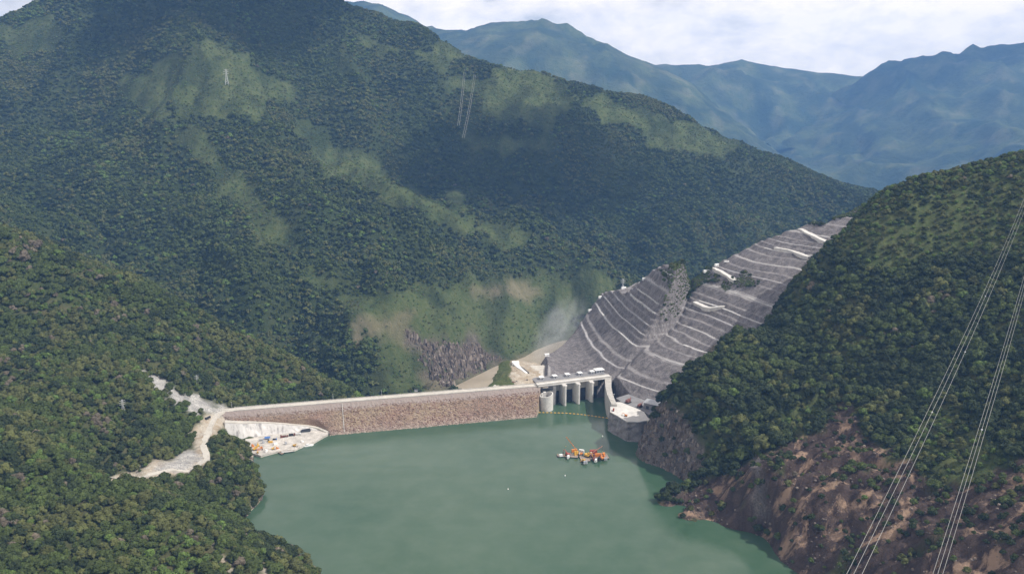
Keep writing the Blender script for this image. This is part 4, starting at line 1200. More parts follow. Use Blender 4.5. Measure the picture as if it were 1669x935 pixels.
mb.add(vs, [(i * rowN + j, i * rowN + j + 1, (i + 1) * rowN + j + 1, (i + 1) * rowN + j) for i in range(n_ - 1) for j in range(rowN - 1)])
swm, t_, b_ = new_mat('sprayed_concrete')
mpn_ = N(t_, 'ShaderNodeMapping'); mpn_.inputs['Scale'].default_value = (1, 1, 0.12); t_.links.new(worldpos(t_), mpn_.inputs['Vector'])
t_.links.new(ramp(t_, noise(t_, mpn_.outputs[0], 0.16, 5, 0.62), [(0.36, (0.30, 0.285, 0.28)), (0.47, (0.56, 0.54, 0.52)), (0.7, (0.66, 0.64, 0.62))]), b_.inputs['Base Color'])
b_.inputs['Roughness'].default_value = 0.95
child(mb, 'sprayed_wall', swm, dk)
rp = [np.array(p) - np.array([DN[0], DN[1], 0]) * 4.5 + np.array([0, 0, 0.15]) for p in tops]
child(slab_along(rp, 9.5, 5), 'ramp', M['gravel_road'], dk)

# road on the left bank: a strip lying on the ground from the dam end to the trees
road_px = [(368, 668, 34), (352, 676, 34), (340, 690, 34), (338, 706, 35), (331, 722, 36), (336, 738, 37), (334, 752, 38.5), (316, 762, 40), (290, 768, 42), (258, 774, 44), (225, 778, 47), (190, 781, 49), (150, 782, 52)]
RP = catmull([atz(*e) for e in road_px], 6)
RP[:, 2] = np.maximum(RP[:, 2] * 0, left_z(RP[:, 0], RP[:, 1])) + 0.7
rd = slab_along(RP, [11] * 18 + [8.5] * (len(RP) - 18), 4)
tag(rd.build('access_road', M['gravel_road']), "pale unpaved road curving from the dam's left end along the wooded bank", "road", kind='structure')

# ------------------------------------------------------------------ machines and site things (built at the origin, then placed)
def place(root, u, v, z, rz):
    p = atz(u, v, z)
    root.location = (p[0], p[1], z); root.rotation_euler = (0, 0, rz)
    return root
def excavator(label, paint, u, v, z, rz, sc_=1.0, grp='excavators and loaders at the water'):
    r = thing('excavator', (0, 0, 0), label, 'excavator', grp)
    for s_ in (-1, 1): MB().box((0, s_ * 1.3, .5), (4.4, .7, 1.0)).build('track', M['rubber'], r)
    b = MB(); b.box((-.3, 0, 1.8), (3.6, 2.8, 1.4)); b.box((-1.6, 0, 2.1), (1.3, 2.7, 1.3)); bo = b.build('body', M[paint], r)
    c = MB(); c.box((.9, .8, 2.9), (1.5, 1.1, 1.7), taper=.85); ca = c.build('cab', M[paint], bo)
    MB().box((1.0, .8, 3.1), (1.56, .9, .9), taper=.95).build('window', M['glass'], r)
    MB().bar((1.0, -.3, 2.2), (3.6, -.3, 5.2), .38, 6, .3).bar((3.6, -.3, 5.2), (5.2, -.3, 4.7), .3, 6, .26).build('boom', M[paint], r)
    MB().bar((5.2, -.3, 4.8), (6.0, -.3, 1.9), .26, 6, .2).build('arm', M[paint], r)
    MB().box((5.8, -.3, 1.2), (1.0, 1.3, 1.1), taper=.7).build('bucket', M['dark_steel'], r)
    r.scale = (sc_,) * 3
    return place(r, u, v, z, rz)
def truck(label, paint, bedpaint, u, v, z, rz, sc_=1.0, grp='trucks on the site'):
    r = thing('truck', (0, 0, 0), label, 'truck', grp)
    MB().box((0, 0, .95), (8.0, 2.0, .35)).build('chassis', M['dark_steel'], r)
    c = MB(); c.box((3.0, 0, 2.1), (1.9, 2.4, 2.0), taper=.93); co = c.build('cab', M[paint], r)
    MB().box((3.85, 0, 2.5), (.25, 2.0, .8)).build('windscreen', M['glass'], co)
    b = MB(); b.box((-1.1, 0, 1.3), (5.4, 2.4, .2)); b.box((-1.1, 1.15, 2.0), (5.4, .12, 1.3)); b.box((-1.1, -1.15, 2.0), (5.4, .12, 1.3)); b.box((1.55, 0, 2.1), (.12, 2.4, 1.6)); b.box((-3.75, 0, 2.0), (.12, 2.4, 1.3))
    b.build('bed', M[bedpaint], r)
    for x in (2.9, -1.4, -2.9):
        for s_ in (-1, 1): MB().bar((x, s_ * .75, .55), (x, s_ * 1.15, .55), .55, 10).build('wheel', M['rubber'], r)
    r.scale = (sc_,) * 3
    return place(r, u, v, z, rz)
def container(label, paint, u, v, z, rz, L=6.0, hgt=2.6, grp='containers'):
    r = thing('container', (0, 0, 0), label, 'container', grp)
    b = MB(); b.box((0, 0, hgt / 2), (L, 2.4, hgt))
    for i in range(int(L / .6)): 
        for s_ in (-1, 1): b.box((-L / 2 + .4 + i * .6, s_ * 1.22, hgt / 2), (.3, .08, hgt * .86))
    bo = b.build('body', M[paint], r)
    for s_ in (-1, 1): MB().box((L / 2 + .04, s_ * .58, hgt / 2), (.08, 1.08, hgt * .9)).build('door', M[paint], r)
    MB().box((0, 0, hgt + .06), (L + .1, 2.5, .1)).build('roof', M[paint], r)
    return place(r, u, v, z, rz)
def pontoon(label, u, v, L, Wd, rz, grp, deckmat='deck_steel', hullmat='dark_steel'):
    r = thing('pontoon', (0, 0, 0), label, 'pontoon', grp)
    h = MB(); h.prism([(-L / 2, -Wd / 2), (L / 2, -Wd / 2), (L / 2, Wd / 2), (-L / 2, Wd / 2)], -.6, 1.2); h.build('hull', M[hullmat], r)
    MB().box((0, 0, 1.28), (L * .98, Wd * .96, .14)).build('deck', M[deckmat], r)
    for s_ in (-1, 1):
        rail = MB()
        for i in range(int(L / 3) + 1): rail.bar((-L / 2 + .3 + i * (L - .6) / int(L / 3), s_ * (Wd / 2 - .3), 1.3), (-L / 2 + .3 + i * (L - .6) / int(L / 3), s_ * (Wd / 2 - .3), 2.4), .07, 4)
        rail.bar((-L / 2 + .3, s_ * (Wd / 2 - .3), 2.4), (L / 2 - .3, s_ * (Wd / 2 - .3), 2.4), .07, 4)
        rail.build('railing', M['galvanised'], r)
    for x in (-L / 2 + 1, L / 2 - 1):
        for s_ in (-1, 1): MB().bar((x, s_ * (Wd / 2 - .9), 1.3), (x, s_ * (Wd / 2 - .9), 2.0), .28, 8).build('bollard', M['yellow_paint'], r)
    return place(r, u, v, 0.0, rz)
def crane(label, paint, u, v, z, rz, L, ang, grp='cranes on the barges', w=.9):
    r = thing('crane', (0, 0, 0), label, 'crane', grp)
    for s_ in (-1, 1): MB().box((0, s_ * 1.7, .6), (5.5, .9, 1.2)).build('track', M['rubber'], r)
    b = MB(); b.box((-.8, 0, 2.3), (5.0, 3.0, 2.0)); b.build('body', M[paint], r)
    MB().box((1.5, 1.1, 2.9), (1.6, 1.1, 2.2), taper=.9).build('cab', M['white_paint'], r)
    MB().box((-3.2, 0, 2.2), (1.0, 3.2, 1.8)).build('counterweight', M['dark_steel'], r)
    ca, sa = math.cos(ang), math.sin(ang)
    bm_ = MB()
    def bp_(t, y, n): return (1.5 + ca * t - sa * n, y, 2.2 + sa * t + ca * n)
    nseg = int(L / 2.0)
    for y in (-w / 2, w / 2):
        for n_ in (-w / 2, w / 2): bm_.bar(bp_(0, y, n_), bp_(L, y * .5, n_ * .5), .11, 4)
    for i in range(nseg):
        t0, t1 = L * i / nseg, L * (i + 1) / nseg
        s_ = 1 if i % 2 else -1
        for n_ in (-w / 2, w / 2): bm_.bar(bp_(t0, s_ * w / 2, n_), bp_(t1, -s_ * w / 2, n_), .07, 4)
        for y in (-w / 2, w / 2): bm_.bar(bp_(t0, y, s_ * w / 2), bp_(t1, y, -s_ * w / 2), .07, 4)
    bm_.build('boom', M[paint], r)
    tip = bp_(L, 0, 0)
    MB().bar(tip, (tip[0], 0, max(tip[2] - L * .45, 3)), .05, 4).bar((-2.2, 0, 3.4), tip, .05, 4).build('hoist_rope', M['dark_steel'], r)
    MB().box((tip[0], 0, max(tip[2] - L * .45, 3) - .5), (.6, .5, 1.1)).build('hook_block', M['yellow_paint'], r)
    return place(r, u, v, z, rz)
def hut(label, u, v, z, rz, L=6, Wd=4, hgt=3, wall='white_paint', roof='white_paint', grp=None, zoff=0.0):
    r = thing('site_hut', (0, 0, 0), label, 'hut', grp)
    MB().box((0, 0, hgt / 2 - .5), (L, Wd, hgt + 1)).build('wall', M[wall], r)
    g = MB(); g.add([(-L / 2 - .3, -Wd / 2 - .3, hgt + .02), (L / 2 + .3, -Wd / 2 - .3, hgt + .02), (L / 2 + .3, Wd / 2 + .3, hgt + .02), (-L / 2 - .3, Wd / 2 + .3, hgt + .02), (-L / 2 - .3, 0, hgt + 1), (L / 2 + .3, 0, hgt + 1)],
                    [(0, 1, 5, 4), (2, 3, 4, 5), (0, 4, 3), (1, 2, 5), (3, 2, 1, 0)])
    g.build('roof', M[roof], r)
    MB().box((0, -Wd / 2 - .04, 1.05), (1, .08, 2.1)).build('door', M['grey_paint'], r)
    MB().box((L * .3, -Wd / 2 - .04, 1.6), (1.1, .08, .9)).build('window', M['glass'], r)
    return place(r, u, v, z + zoff, rz)

BG = 'pontoons of the floating work barge'
pontoon("small outer pontoon at the left tip of the floating work barge", 914.5, 743, 11, 8, .15, BG)
pontoon("middle-left pontoon of the work barge, carrying orange and red machines", 932, 743, 18, 13, -.2, BG)
pontoon("central pontoon of the work barge, reaching farthest towards the viewer", 953, 748, 13, 19, .1, BG)
pontoon("long right-hand pontoon of the work barge with the red container", 975.5, 745, 28, 15, .12, BG)
D_ = 1.35
excavator("red excavator on the middle-left pontoon of the work barge", 'red_paint', 925, 742, D_, 2.4, 1.43, 'machines on the floating work barge')
container("orange container on the middle-left pontoon, leftmost container on the barge", 'orange_paint', 936, 736, D_, .3, 8.0, 4.0, 'containers on the floating work barge')
container("small pale container stacked behind the machines in the barge's centre", 'white_paint', 948, 738, D_, -.4, 6.9, 5.2, 'containers on the floating work barge')
excavator("yellow excavator on the central pontoon of the work barge", 'yellow_paint', 957, 744, D_, -.7, 1.62, 'machines on the floating work barge')
excavator("small yellow excavator at the viewer's edge of the central pontoon", 'yellow_paint', 951, 752, D_, -2.2, 1.17, 'machines on the floating work barge')
container("dark red container at the back of the right-hand pontoon", 'red_paint', 967, 739, D_, .1, 10.3, 5.8, 'containers on the floating work barge')
container("orange container beside the dark red one on the barge", 'orange_paint', 975, 743, D_, .12, 9.2, 4.0, 'containers on the floating work barge')
container("rust brown container at the front of the right-hand pontoon", 'rust', 969, 749, D_, .5, 5.8, 3.2, 'containers on the floating work barge')
excavator("orange excavator near the right end of the work barge", 'orange_paint', 981, 748, D_, 1.9, 1.30, 'machines on the floating work barge')
container("small grey container at the far right end of the barge", 'grey_paint', 987, 749, D_, .2, 4.6, 3.0, 'containers on the floating work barge')
container("small white tank box on the outer left pontoon", 'white_paint', 914, 743, D_, .3, 4.6, 2.8, 'containers on the floating work barge')
crane("slender orange lattice crane on the barge, boom rising to the left", 'orange_paint', 946, 741, D_, math.pi - .1, 31, R(52))
crane("pink lattice crane on the barge, low boom reaching right", 'pink_paint', 962, 741, D_, .25, 19, R(30))

DG = 'machines on the landing apron'
A_ = 3.02
excavator("yellow excavator at the far left corner of the landing apron", 'yellow_paint', 415, 733, A_, .6, 1.1, DG)
excavator("yellow excavator just behind the leftmost one on the apron", 'yellow_paint', 421, 727, A_, 2.0, 1.0, DG)
excavator("orange excavator among the yellow ones at the left of the apron", 'orange_paint', 426, 731, A_, -1.0, 1.0, DG)
excavator("lone yellow excavator at the apron's water edge near its middle", 'yellow_paint', 445, 732, A_, .3, .9, DG)
excavator("lone yellow loader on the apron edge left of the white boat", 'yellow_paint', 480, 727, A_, -.5, .95, DG)
excavator("yellow excavator at the waterline below the stacked machines", 'yellow_paint', 420, 738, A_, -1.4, .8, DG)
container("red container on the apron between the yellow machines", 'pink_paint', 422, 733, A_, .4, 6, 2.6, 'containers on the landing apron')
container("pale yellow container on the apron right of the blue tarpaulin", 'yellow_paint', 441, 721, A_, .2, 6, 2.4, 'containers on the landing apron')
container("white container in the middle of the apron", 'white_paint', 449, 724, A_, .5, 5, 2.4, 'containers on the landing apron')
container("grey container against the curved white wall behind the yellow machines", 'grey_paint', 426, 718, A_, .1, 6, 2.6, 'containers on the landing apron')
truck("dark brown dump truck parked under the curved white wall", 'rust', 'dark_steel', 476, 710, A_, .1, 1.2)
truck("brown truck left of the dark one under the curved wall", 'rust', 'rust', 465, 712, A_, .25, 1.0)
truck("white truck right of the dark dump truck under the curved wall", 'white_paint', 'white_paint', 486, 708, A_, .1, 1.0)
truck("small dark blue truck beside the blue tarpaulin shelter", 'blue_paint', 'dark_steel', 448, 716.5, A_, .1, .8)
def stack(label, paint, u, v, z, rz, n=3, grp='crates and stacks on the landing apron'):
    r = thing('crate_stack', (0, 0, 0), label, 'crates', grp)
    for i in range(n):
        MB().box((rnd.uniform(-.3, .3) + (i % 2) * 1.9 - .9, rnd.uniform(-.3, .3), .75 + (i // 2) * 1.5), (1.8, 1.7, 1.45), rnd.uniform(-.2, .2)).build('crate', M[paint], r)
    return place(r, u, v, z, rz)
for lab, pt, u, v in (("pile of orange crates at the left end of the apron by the trees", 'orange_paint', 412, 728), ("stack of yellow crates beside the leftmost excavators", 'yellow_paint', 418, 730), ("stack of grey crates in front of the grey container", 'grey_paint', 429, 722),
                      ("dark crates between the blue shelter and the yellow container", 'dark_steel', 438, 719), ("white crates near the apron's water edge, left half", 'white_paint', 434, 736), ("rusty crates beside the brown truck under the wall", 'rust', 459, 713), ("white crates in the apron's right half near the boat", 'white_paint', 493, 720),
                      ("grey crates on the open middle of the apron", 'grey_paint', 466, 724), ("orange crates on the apron's water edge near the flat pontoon", 'orange_paint', 452, 731)):
    stack(lab, pt, u, v, A_, rnd.uniform(0, 1.5), rnd.choice((3, 4, 5)))
BX = 'crates on the floating work barge'
for lab, pt, u, v in (("white crates at the left end of the middle-left pontoon", 'white_paint', 926, 746), ("yellow crates beside the orange container on the barge", 'yellow_paint', 939, 741), ("grey crates on the tip of the central pontoon", 'grey_paint', 954, 755), ("rusty crates on the right-hand pontoon by its left edge", 'rust', 966, 745),
                      ("yellow crates near the right end of the right-hand pontoon", 'orange_paint', 984, 744), ("dark crates in the middle of the right-hand pontoon", 'dark_steel', 976, 750), ("white crates at the viewer's edge of the right-hand pontoon", 'white_paint', 971, 752)):
    stack(lab, pt, u, v, D_, rnd.uniform(0, 1.5), rnd.choice((4, 5, 6)), BX).scale = (1.5, 1.5, 1.3)
q = thing('tunnel_mouth', atz(500, 702, 3), "dark low tunnel mouth at the right end of the curved white wall", "opening")
oo = MB(); pA, pB = atz(489, 704, 3), atz(506, 702.5, 3)
oo.add([(pA[0], pA[1] - 2, 3.05), (pB[0], pB[1] - 2, 3.05), (pB[0] - 1, pB[1] - .6, 7.0), (pA[0] + 2, pA[1] - .6, 6.4), (pA[0], pA[1] + 3, 3.05), (pB[0], pB[1] + 3, 3.05), (pB[0] - 1, pB[1] + 3, 7.0), (pA[0] + 2, pA[1] + 3, 6.4)], [(0, 1, 2, 3), (3, 2, 6, 7), (0, 3, 7, 4), (1, 5, 6, 2)])
child(oo, 'door', M['dark_steel'], q)
tr = thing('tarpaulin_shelter', (0, 0, 0), "blue tarpaulin shelter by the curved white wall on the apron", "shelter")
g = MB(); g.add([(-4, -3, 2.2), (4, -3, 2.2), (4, 3, 2.2), (-4, 3, 2.2), (-4, 0, 4.2), (4, 0, 4.2)], [(0, 1, 5, 4), (2, 3, 4, 5), (0, 4, 3), (1, 2, 5)]); g.build('cover', M['blue_paint'], tr)
for x in (-3.8, 3.8):
    for y in (-2.8, 2.8): MB().bar((x, y, 0), (x, y, 2.3), .1, 5).build('post', M['galvanised'], tr)
place(tr, 436, 715, A_, .15)
PG = 'pontoons moored at the landing apron'
pontoon("flat pale pontoon moored at the middle of the apron edge", 467, 736, 20, 8, .35, PG, 'pale_concrete')
pontoon("short dark pontoon moored left of the flat pale one", 458, 739, 9, 4, -.75, PG)
bt = thing('work_boat', (0, 0, 0), "white work boat with a low cabin moored at the right of the apron", "boat")
h = MB(); h.add([(-6, -1.8, -.4), (4, -1.8, -.4), (7, 0, -.2), (4, 1.8, -.4), (-6, 1.8, -.4), (-6.2, -2.2, 1.4), (4.2, -2.2, 1.5), (8, 0, 1.9), (4.2, 2.2, 1.5), (-6.2, 2.2, 1.4)], [(4, 3, 2, 1, 0), (5, 6, 7, 8, 9), (0, 1, 6, 5), (1, 2, 7, 6), (2, 3, 8, 7), (3, 4, 9, 8), (4, 0, 5, 9)]); h.build('hull', M['white_paint'], bt)
MB().box((-1.5, 0, 2.5), (4.5, 2.8, 2.1), taper=.9).build('cabin', M['white_paint'], bt)
MB().box((-1.5, 0, 2.75), (4.56, 2.7, .7), taper=.97).build('window', M['glass'], bt)
place(bt, 503, 726.5, 0.1, .35)

# platform machines
PM = 'machines on the work platform'
excavator("orange excavator at the lake edge of the bright work platform", 'orange_paint', 1020, 678, 30.25, 2.9, 1.0, PM)
truck("red truck at the left edge of the bright work platform", 'red_paint', 'red_paint', 1000, 669, 30.25, 1.4, .95)
for (u, v, lab, sc_) in ((1024, 656, "left of two big rust red drilling rigs behind the work platform", 1.5), (1043, 663, "right of two big rust red drilling rigs behind the work platform", 1.35)):
    r = thing('drilling_rig', (0, 0, 0), lab, 'drilling rig', 'drilling rigs')
    for s_ in (-1, 1): MB().box((0, s_ * 1.6, .6), (5.5, .8, 1.2)).build('track', M['rubber'], r)
    MB().box((-.5, 0, 2.4), (5, 3, 2.2)).build('body', M['rust'], r)
    MB().box((2.2, .9, 2.7), (1.4, 1.1, 2.0)).build('cab', M['red_paint'], r)
    MB().bar((2.6, -.6, 1.0), (3.2, -.6, 5.5), .3, 5).box((2.2, -.6, 3.2), (1.2, .4, .4)).build('mast', M['red_paint'], r)
    r.scale = (sc_,) * 3
    place(r, u, v, 30.0, .8)
mst = thing('lamp_mast', (0, 0, 0), "white floodlight mast at the inner corner of the work platform", "mast")
MB().bar((0, 0, 0), (0, 0, 14), .35, 6, .18).build('pole', M['white_paint'], mst)
MB().box((0, -.3, 14.2), (2.6, .5, .7)).build('lamp_head', M['galvanised'], mst)
place(mst, 1000, 656, 30.2, 0)
MBs = thing('portal_building', (0, 0, 0), "long grey shed with a pale sloping roof against the rock behind the work platform", "shed")
b = MB(); b.box((0, 0, 4), (30, 9, 10)); b.build('wall', M['dark_concrete'], MBs)
g = MB(); g.add([(-15.5, -5.5, 9.1), (15.5, -5.5, 9.1), (15.5, 6.5, 12.3), (-15.5, 6.5, 12.3), (-15.5, -5.5, 9.6), (15.5, -5.5, 9.6), (15.5, 6.5, 12.8), (-15.5, 6.5, 12.8)], [(3, 2, 1, 0), (4, 5, 6, 7), (0, 1, 5, 4), (1, 2, 6, 5), (2, 3, 7, 6), (3, 0, 4, 7)]); g.build('roof', M['steel'], MBs)
for x in (-9, 0, 9): MB().box((x, -4.55, 2.6), (4.5, .1, 5)).build('door', M['dark_steel'], MBs)
place(MBs, 1066, 667, 30, -.62)
for (u, v, L, lab) in ((905, 587, 0, ""),):
    pass
HUTS = [(891, 584, 31, "white hut at the foot of the benched slope beside the chute", 8, 5), (962, 505, 59, "white hut on the far edge of the benched slope, third step up", 8, 5), (979, 490, 75, "white hut on the bench end right above the mist", 9, 5),
        (1016, 484, 93, "white hut at the bench end where the slope's rim steps up", 9, 5), (1049, 460, 145, "small white hut on the upper left rim of the benched slope", 5, 4), (1152, 430, 183, "long white hut on the crest above the benched slope", 12, 5), (1168, 429, 184, "white hut beside the long one on the crest above the benches", 7, 5)]
for u, v, z, lab, L, Wd in HUTS:
    p = atz(u, v, z)
    hut(lab, u, v, z, .3, L, Wd, 3.2, grp='huts on the benched slope')
    o = [x for x in col.objects if x.name.startswith('site_hut')][-1]
    o.location.z = float(BENCH(p[0], p[1])) + 0.4
truck("white truck on the crest road above the benched slope", 'white_paint', 'white_paint', 1184, 428, 187, .2, 1.2)
tk = [x for x in col.objects if x.name.startswith('truck')][-1]; tk.location.z = float(BENCH(tk.location.x, tk.location.y)) + .5
truck("dark truck on the pale plaza at the left end of the dam", 'dark_steel', 'dark_steel', 339, 684, 35, 1.0, 1.1)
tk = [x for x in col.objects if x.name.startswith('truck')][-1]; tk.location.z = float(left_z(np.array([tk.location.x]), np.array([tk.location.y]))[0]) + 1.0
truck("dark truck at the foot of the mound behind the dam crest, left one", 'dark_steel', 'rust', 839, 624, 34.2, .2, 1.1)
truck("dark truck at the foot of the white chute behind the dam crest", 'dark_steel', 'dark_steel', 856, 621.5, 34.2, .2, 1.1)
hut("small dark-roofed hut on the downstream edge of the dam crest", 678, 636.5, 34.1, .2, 5, 4, 2.6, 'grey_paint', 'dark_steel')
# lamp posts
def lamp(u, lab):
    r = thing('lamp_post', (0, 0, 0), lab, 'lamp post', 'lamp posts along the dam crest')
    MB().bar((0, 0, 0), (0, 0, 9.5), .22, 6, .14).build('pole', M['galvanised'], r)
    MB().bar((0, 0, 9.4), (0, -1.6, 9.9), .1, 5).build('arm', M['galvanised'], r)
    MB().box((0, -1.9, 9.9), (.4, .9, .2)).build('lamp_head', M['white_paint'], r)
    s = (atz(u, 650, 34)[0] - A0[0]) / DU[0]
    for _ in range(8):
        p = dam_pt(s, -6.9, 34.3); s += (u - proj(*[np.float64(x) for x in p])[0]) * 0.9
    r.location = p
    return r
lamp(378, "lamp post at the left end of the dam crest")
lamp(543, "lamp post on the dam crest above the pale gauge strip")
lamp(622, "lamp post near the middle of the dam crest")
# buoys
def buoy(u, v, lab):
    r = thing('buoy', (0, 0, 0), lab, 'buoy', 'buoys on the lake')
    MB().sphere((0, 0, .35), .9, 10, 6).build('float', M['white_paint'], r)
    MB().bar((0, 0, 1.1), (0, 0, 2.4), .12, 5).build('mast', M['white_paint'], r)
    place(r, u, v, 0, 0)
buoy(828, 797, "small white buoy alone in the open middle of the lake")
buoy(921, 775, "small white buoy on the lake just below the work barge")
buoy(982, 711, "small white buoy on the lake above the work barge, by the rock block")

# ------------------------------------------------------------------ transmission towers and cables
def pylon(lab, u, v, z, rz, hgt, grp='transmission towers on the hills', thick=.28):
    r = thing('transmission_tower', (0, 0, 0), lab, 'pylon', grp)
    w0, w1 = hgt * .11, hgt * .028
    def wd(t): return w0 + (w1 - w0) * min(t / .72, 1)
    b = MB()
    ts = [0, .14, .28, .42, .55, .65, .74, .83, .92, 1.0]
    for sx, sy in ((1, 1), (1, -1), (-1, -1), (-1, 1)):
        lg = MB()
        for t0, t1 in zip(ts[:-1], ts[1:]): lg.bar((sx * wd(t0), sy * wd(t0), t0 * hgt - (2 if t0 == 0 else 0)), (sx * wd(t1), sy * wd(t1), t1 * hgt), thick, 4)
        lg.build('leg', M['galvanised'], r)
    for t0, t1 in zip(ts[:-1], ts[1:]):
        a, c = wd(t0), wd(t1)
        for k in range(4):
            q0, q1 = [(1, 1), (1, -1), (-1, -1), (-1, 1)][k], [(1, -1), (-1, -1), (-1, 1), (1, 1)][k]
            b.bar((q0[0] * a, q0[1] * a, t0 * hgt), (q1[0] * c, q1[1] * c, t1 * hgt), thick * .6, 4)
            b.bar((q1[0] * a, q1[1] * a, t0 * hgt), (q0[0] * c, q0[1] * c, t1 * hgt), thick * .6, 4)
    b.build('bracing', M['galvanised'], r)
    for t, L in ((.70, .17), (.81, .2), (.92, .16)):
        a = MB()
        for s_ in (-1, 1):
            a.bar((s_ * w1, w1, t * hgt), (s_ * L * hgt, 0, t * hgt + .4), thick * .7, 4).bar((s_ * w1, -w1, t * hgt), (s_ * L * hgt, 0, t * hgt + .4), thick * .7, 4).bar((s_ * w1, 0, (t + .04) * hgt), (s_ * L * hgt, 0, t * hgt + .5), thick * .7, 4)
        ao = a.build('cross_arm', M['galvanised'], r)
        for s_ in (-1, 1): MB().bar((s_ * L * hgt, 0, t * hgt + .3), (s_ * L * hgt, 0, t * hgt - 3), .2, 5).build('insulator', M['glass'], ao)
    p = at(u, v, z) if z > 600 else atz(u, v, z)
    r.location = p; r.rotation_euler = (0, 0, rz)
    return r
def ground_at(fn, u, v, y0, y1):
    ys = np.arange(y0, y1, 4.0)
    x, y, z = at(u, v, ys)
    g_ = fn(x, y)
    k = int(np.argmax(z <= g_)) if (z <= g_).any() else len(ys) - 1
    return np.array([x[k], y[k], g_[k]])
for fn, u, v, y0, y1, h_, rz, lab in ((MASS, 370, 139, 1700, 3600, 46, .4, "pale lattice pylon on the light green knob of the big mountain"), (MASS, 1015, 478, 1900, 2700, 40, .3, "lattice pylon at the mountain's foot above the left rim of the benches"),
                                 (left_z, 202, 680, 900, 1600, 24, .8, "small lattice pylon among trees on the left hillside above the road"), (left_z, 322, 632, 1000, 1700, 20, .5, "faint thin pylon among trees right of the pale scree on the left hillside")):
    p = ground_at(fn, u, v, y0, y1)
    o = pylon(lab, u, v, 50, rz, h_, thick=.34 if h_ > 30 else .11); o.location = p
def cable(P, Q, off, sag, r, lab, grp, n=40, spacers=()):
    P, Q = np.array(P, float), np.array(Q, float)
    t = Q - P; nn = np.array([t[1], -t[0], 0]); nn /= np.linalg.norm(nn)
    pts = []
    for i in range(n + 1):
        k = i / n
        pts.append(P + t * k + nn * off - np.array([0, 0, sag * 4 * k * (1 - k)]))
    o = thing('power_cable', pts[0], lab, 'cable', grp)
    child(MB().tube(pts, r, 5), 'conductor', M['cable'], o)
    for k in spacers:
        p = P + t * k + nn * off - np.array([0, 0, sag * 4 * k * (1 - k)])
        child(MB().box(p, (.8, .8, .6), .5), 'spacer', M['galvanised'], o)
CG = 'power cables crossing in front of the right hillside'
for i, (off, lab) in enumerate(((-3.1, "leftmost cable of the left-hand bundle over the right hillside"), (0.0, "middle cable of the left-hand bundle over the right hillside"), (2.6, "rightmost cable of the left-hand bundle over the right hillside"))):
    P, Q = at(1372, 935, 330), at(1669, 318, 1100)
    d = (Q - P); P2, Q2 = P - d * .25, Q + d * .35
    cable(P2, Q2, -off, 26, .10, lab, CG, 60, (.32, .52) if i == 1 else ((.41,) if i == 0 else ()))
for i, (off, lab) in enumerate(((-1.9, "leftmost cable of the right-hand bundle over the right hillside"), (0.0, "middle cable of the right-hand bundle over the right hillside"), (1.8, "rightmost cable of the right-hand bundle over the right hillside"))):
    P, Q = at(1520, 935, 335), at(1669, 447, 760)
    d = (Q - P); P2, Q2 = P - d * .4, Q + d * .7
    cable(P2, Q2, -off, 20, .095, lab, CG, 60, (.38,) if i == 1 else ())
for (a, b, lab) in (((757, 118, 2900), (747, 205, 2480), "faint bright cable strand hanging before the big mountain, left of two"), ((774, 122, 2900), (755, 225, 2450), "faint bright cable strand hanging before the big mountain, right of two")):
    P, Q = at(*a), at(*b)
    for k, off in enumerate((-2.5, 2.5)): cable(P, Q, off, 10, .35, lab + (", near conductor" if k else ", far conductor"), 'distant power cables before the mountain', 24)

# ------------------------------------------------------------------ trees
def foliage_mat(name, c, var=0.24):
    m, t, b = new_mat(name)
    oi = N(t, 'ShaderNodeObjectInfo').outputs['Random']
    p = N(t, 'ShaderNodeTexCoord').outputs['Object']
    n1 = noise(t, p, 3.0, 4, 0.6)
    lo, hi = tuple(q * (1 - var) for q in c), tuple(q * (1 + var) for q in c)
    cc = ramp(t, oi, [(0.0, lo), (0.45, c), (0.8, hi), (1.0, (hi[0] * 1.02, hi[1] * 1.06, hi[2]))])
    cc = mixc(t, ramp(t, n1, [(0.35, 0.45), (0.6, 0.0)]), cc, tuple(q * 0.6 for q in c))
    t.links.new(cc, b.inputs['Base Color'])
    b.inputs['Roughness'].default_value = 0.75
    b.inputs['Specular IOR Level'].default_value = 0.2
    return m
FM = [foliage_mat('foliage_dark_green', (0.030, 0.042, 0.015)), foliage_mat('foliage_mid_green', (0.058, 0.078, 0.021)), foliage_mat('foliage_olive', (0.090, 0.098, 0.032)),
      foliage_mat('foliage_grey_brown', (0.125, 0.104, 0.076)), foliage_mat('foliage_bright_green', (0.085, 0.128, 0.030)), foliage_mat('foliage_ochre', (0.16, 0.12, 0.045))]
KIND = ["dark green", "mid green", "olive green", "dry grey-brown", "bright green", "yellow-ochre"]
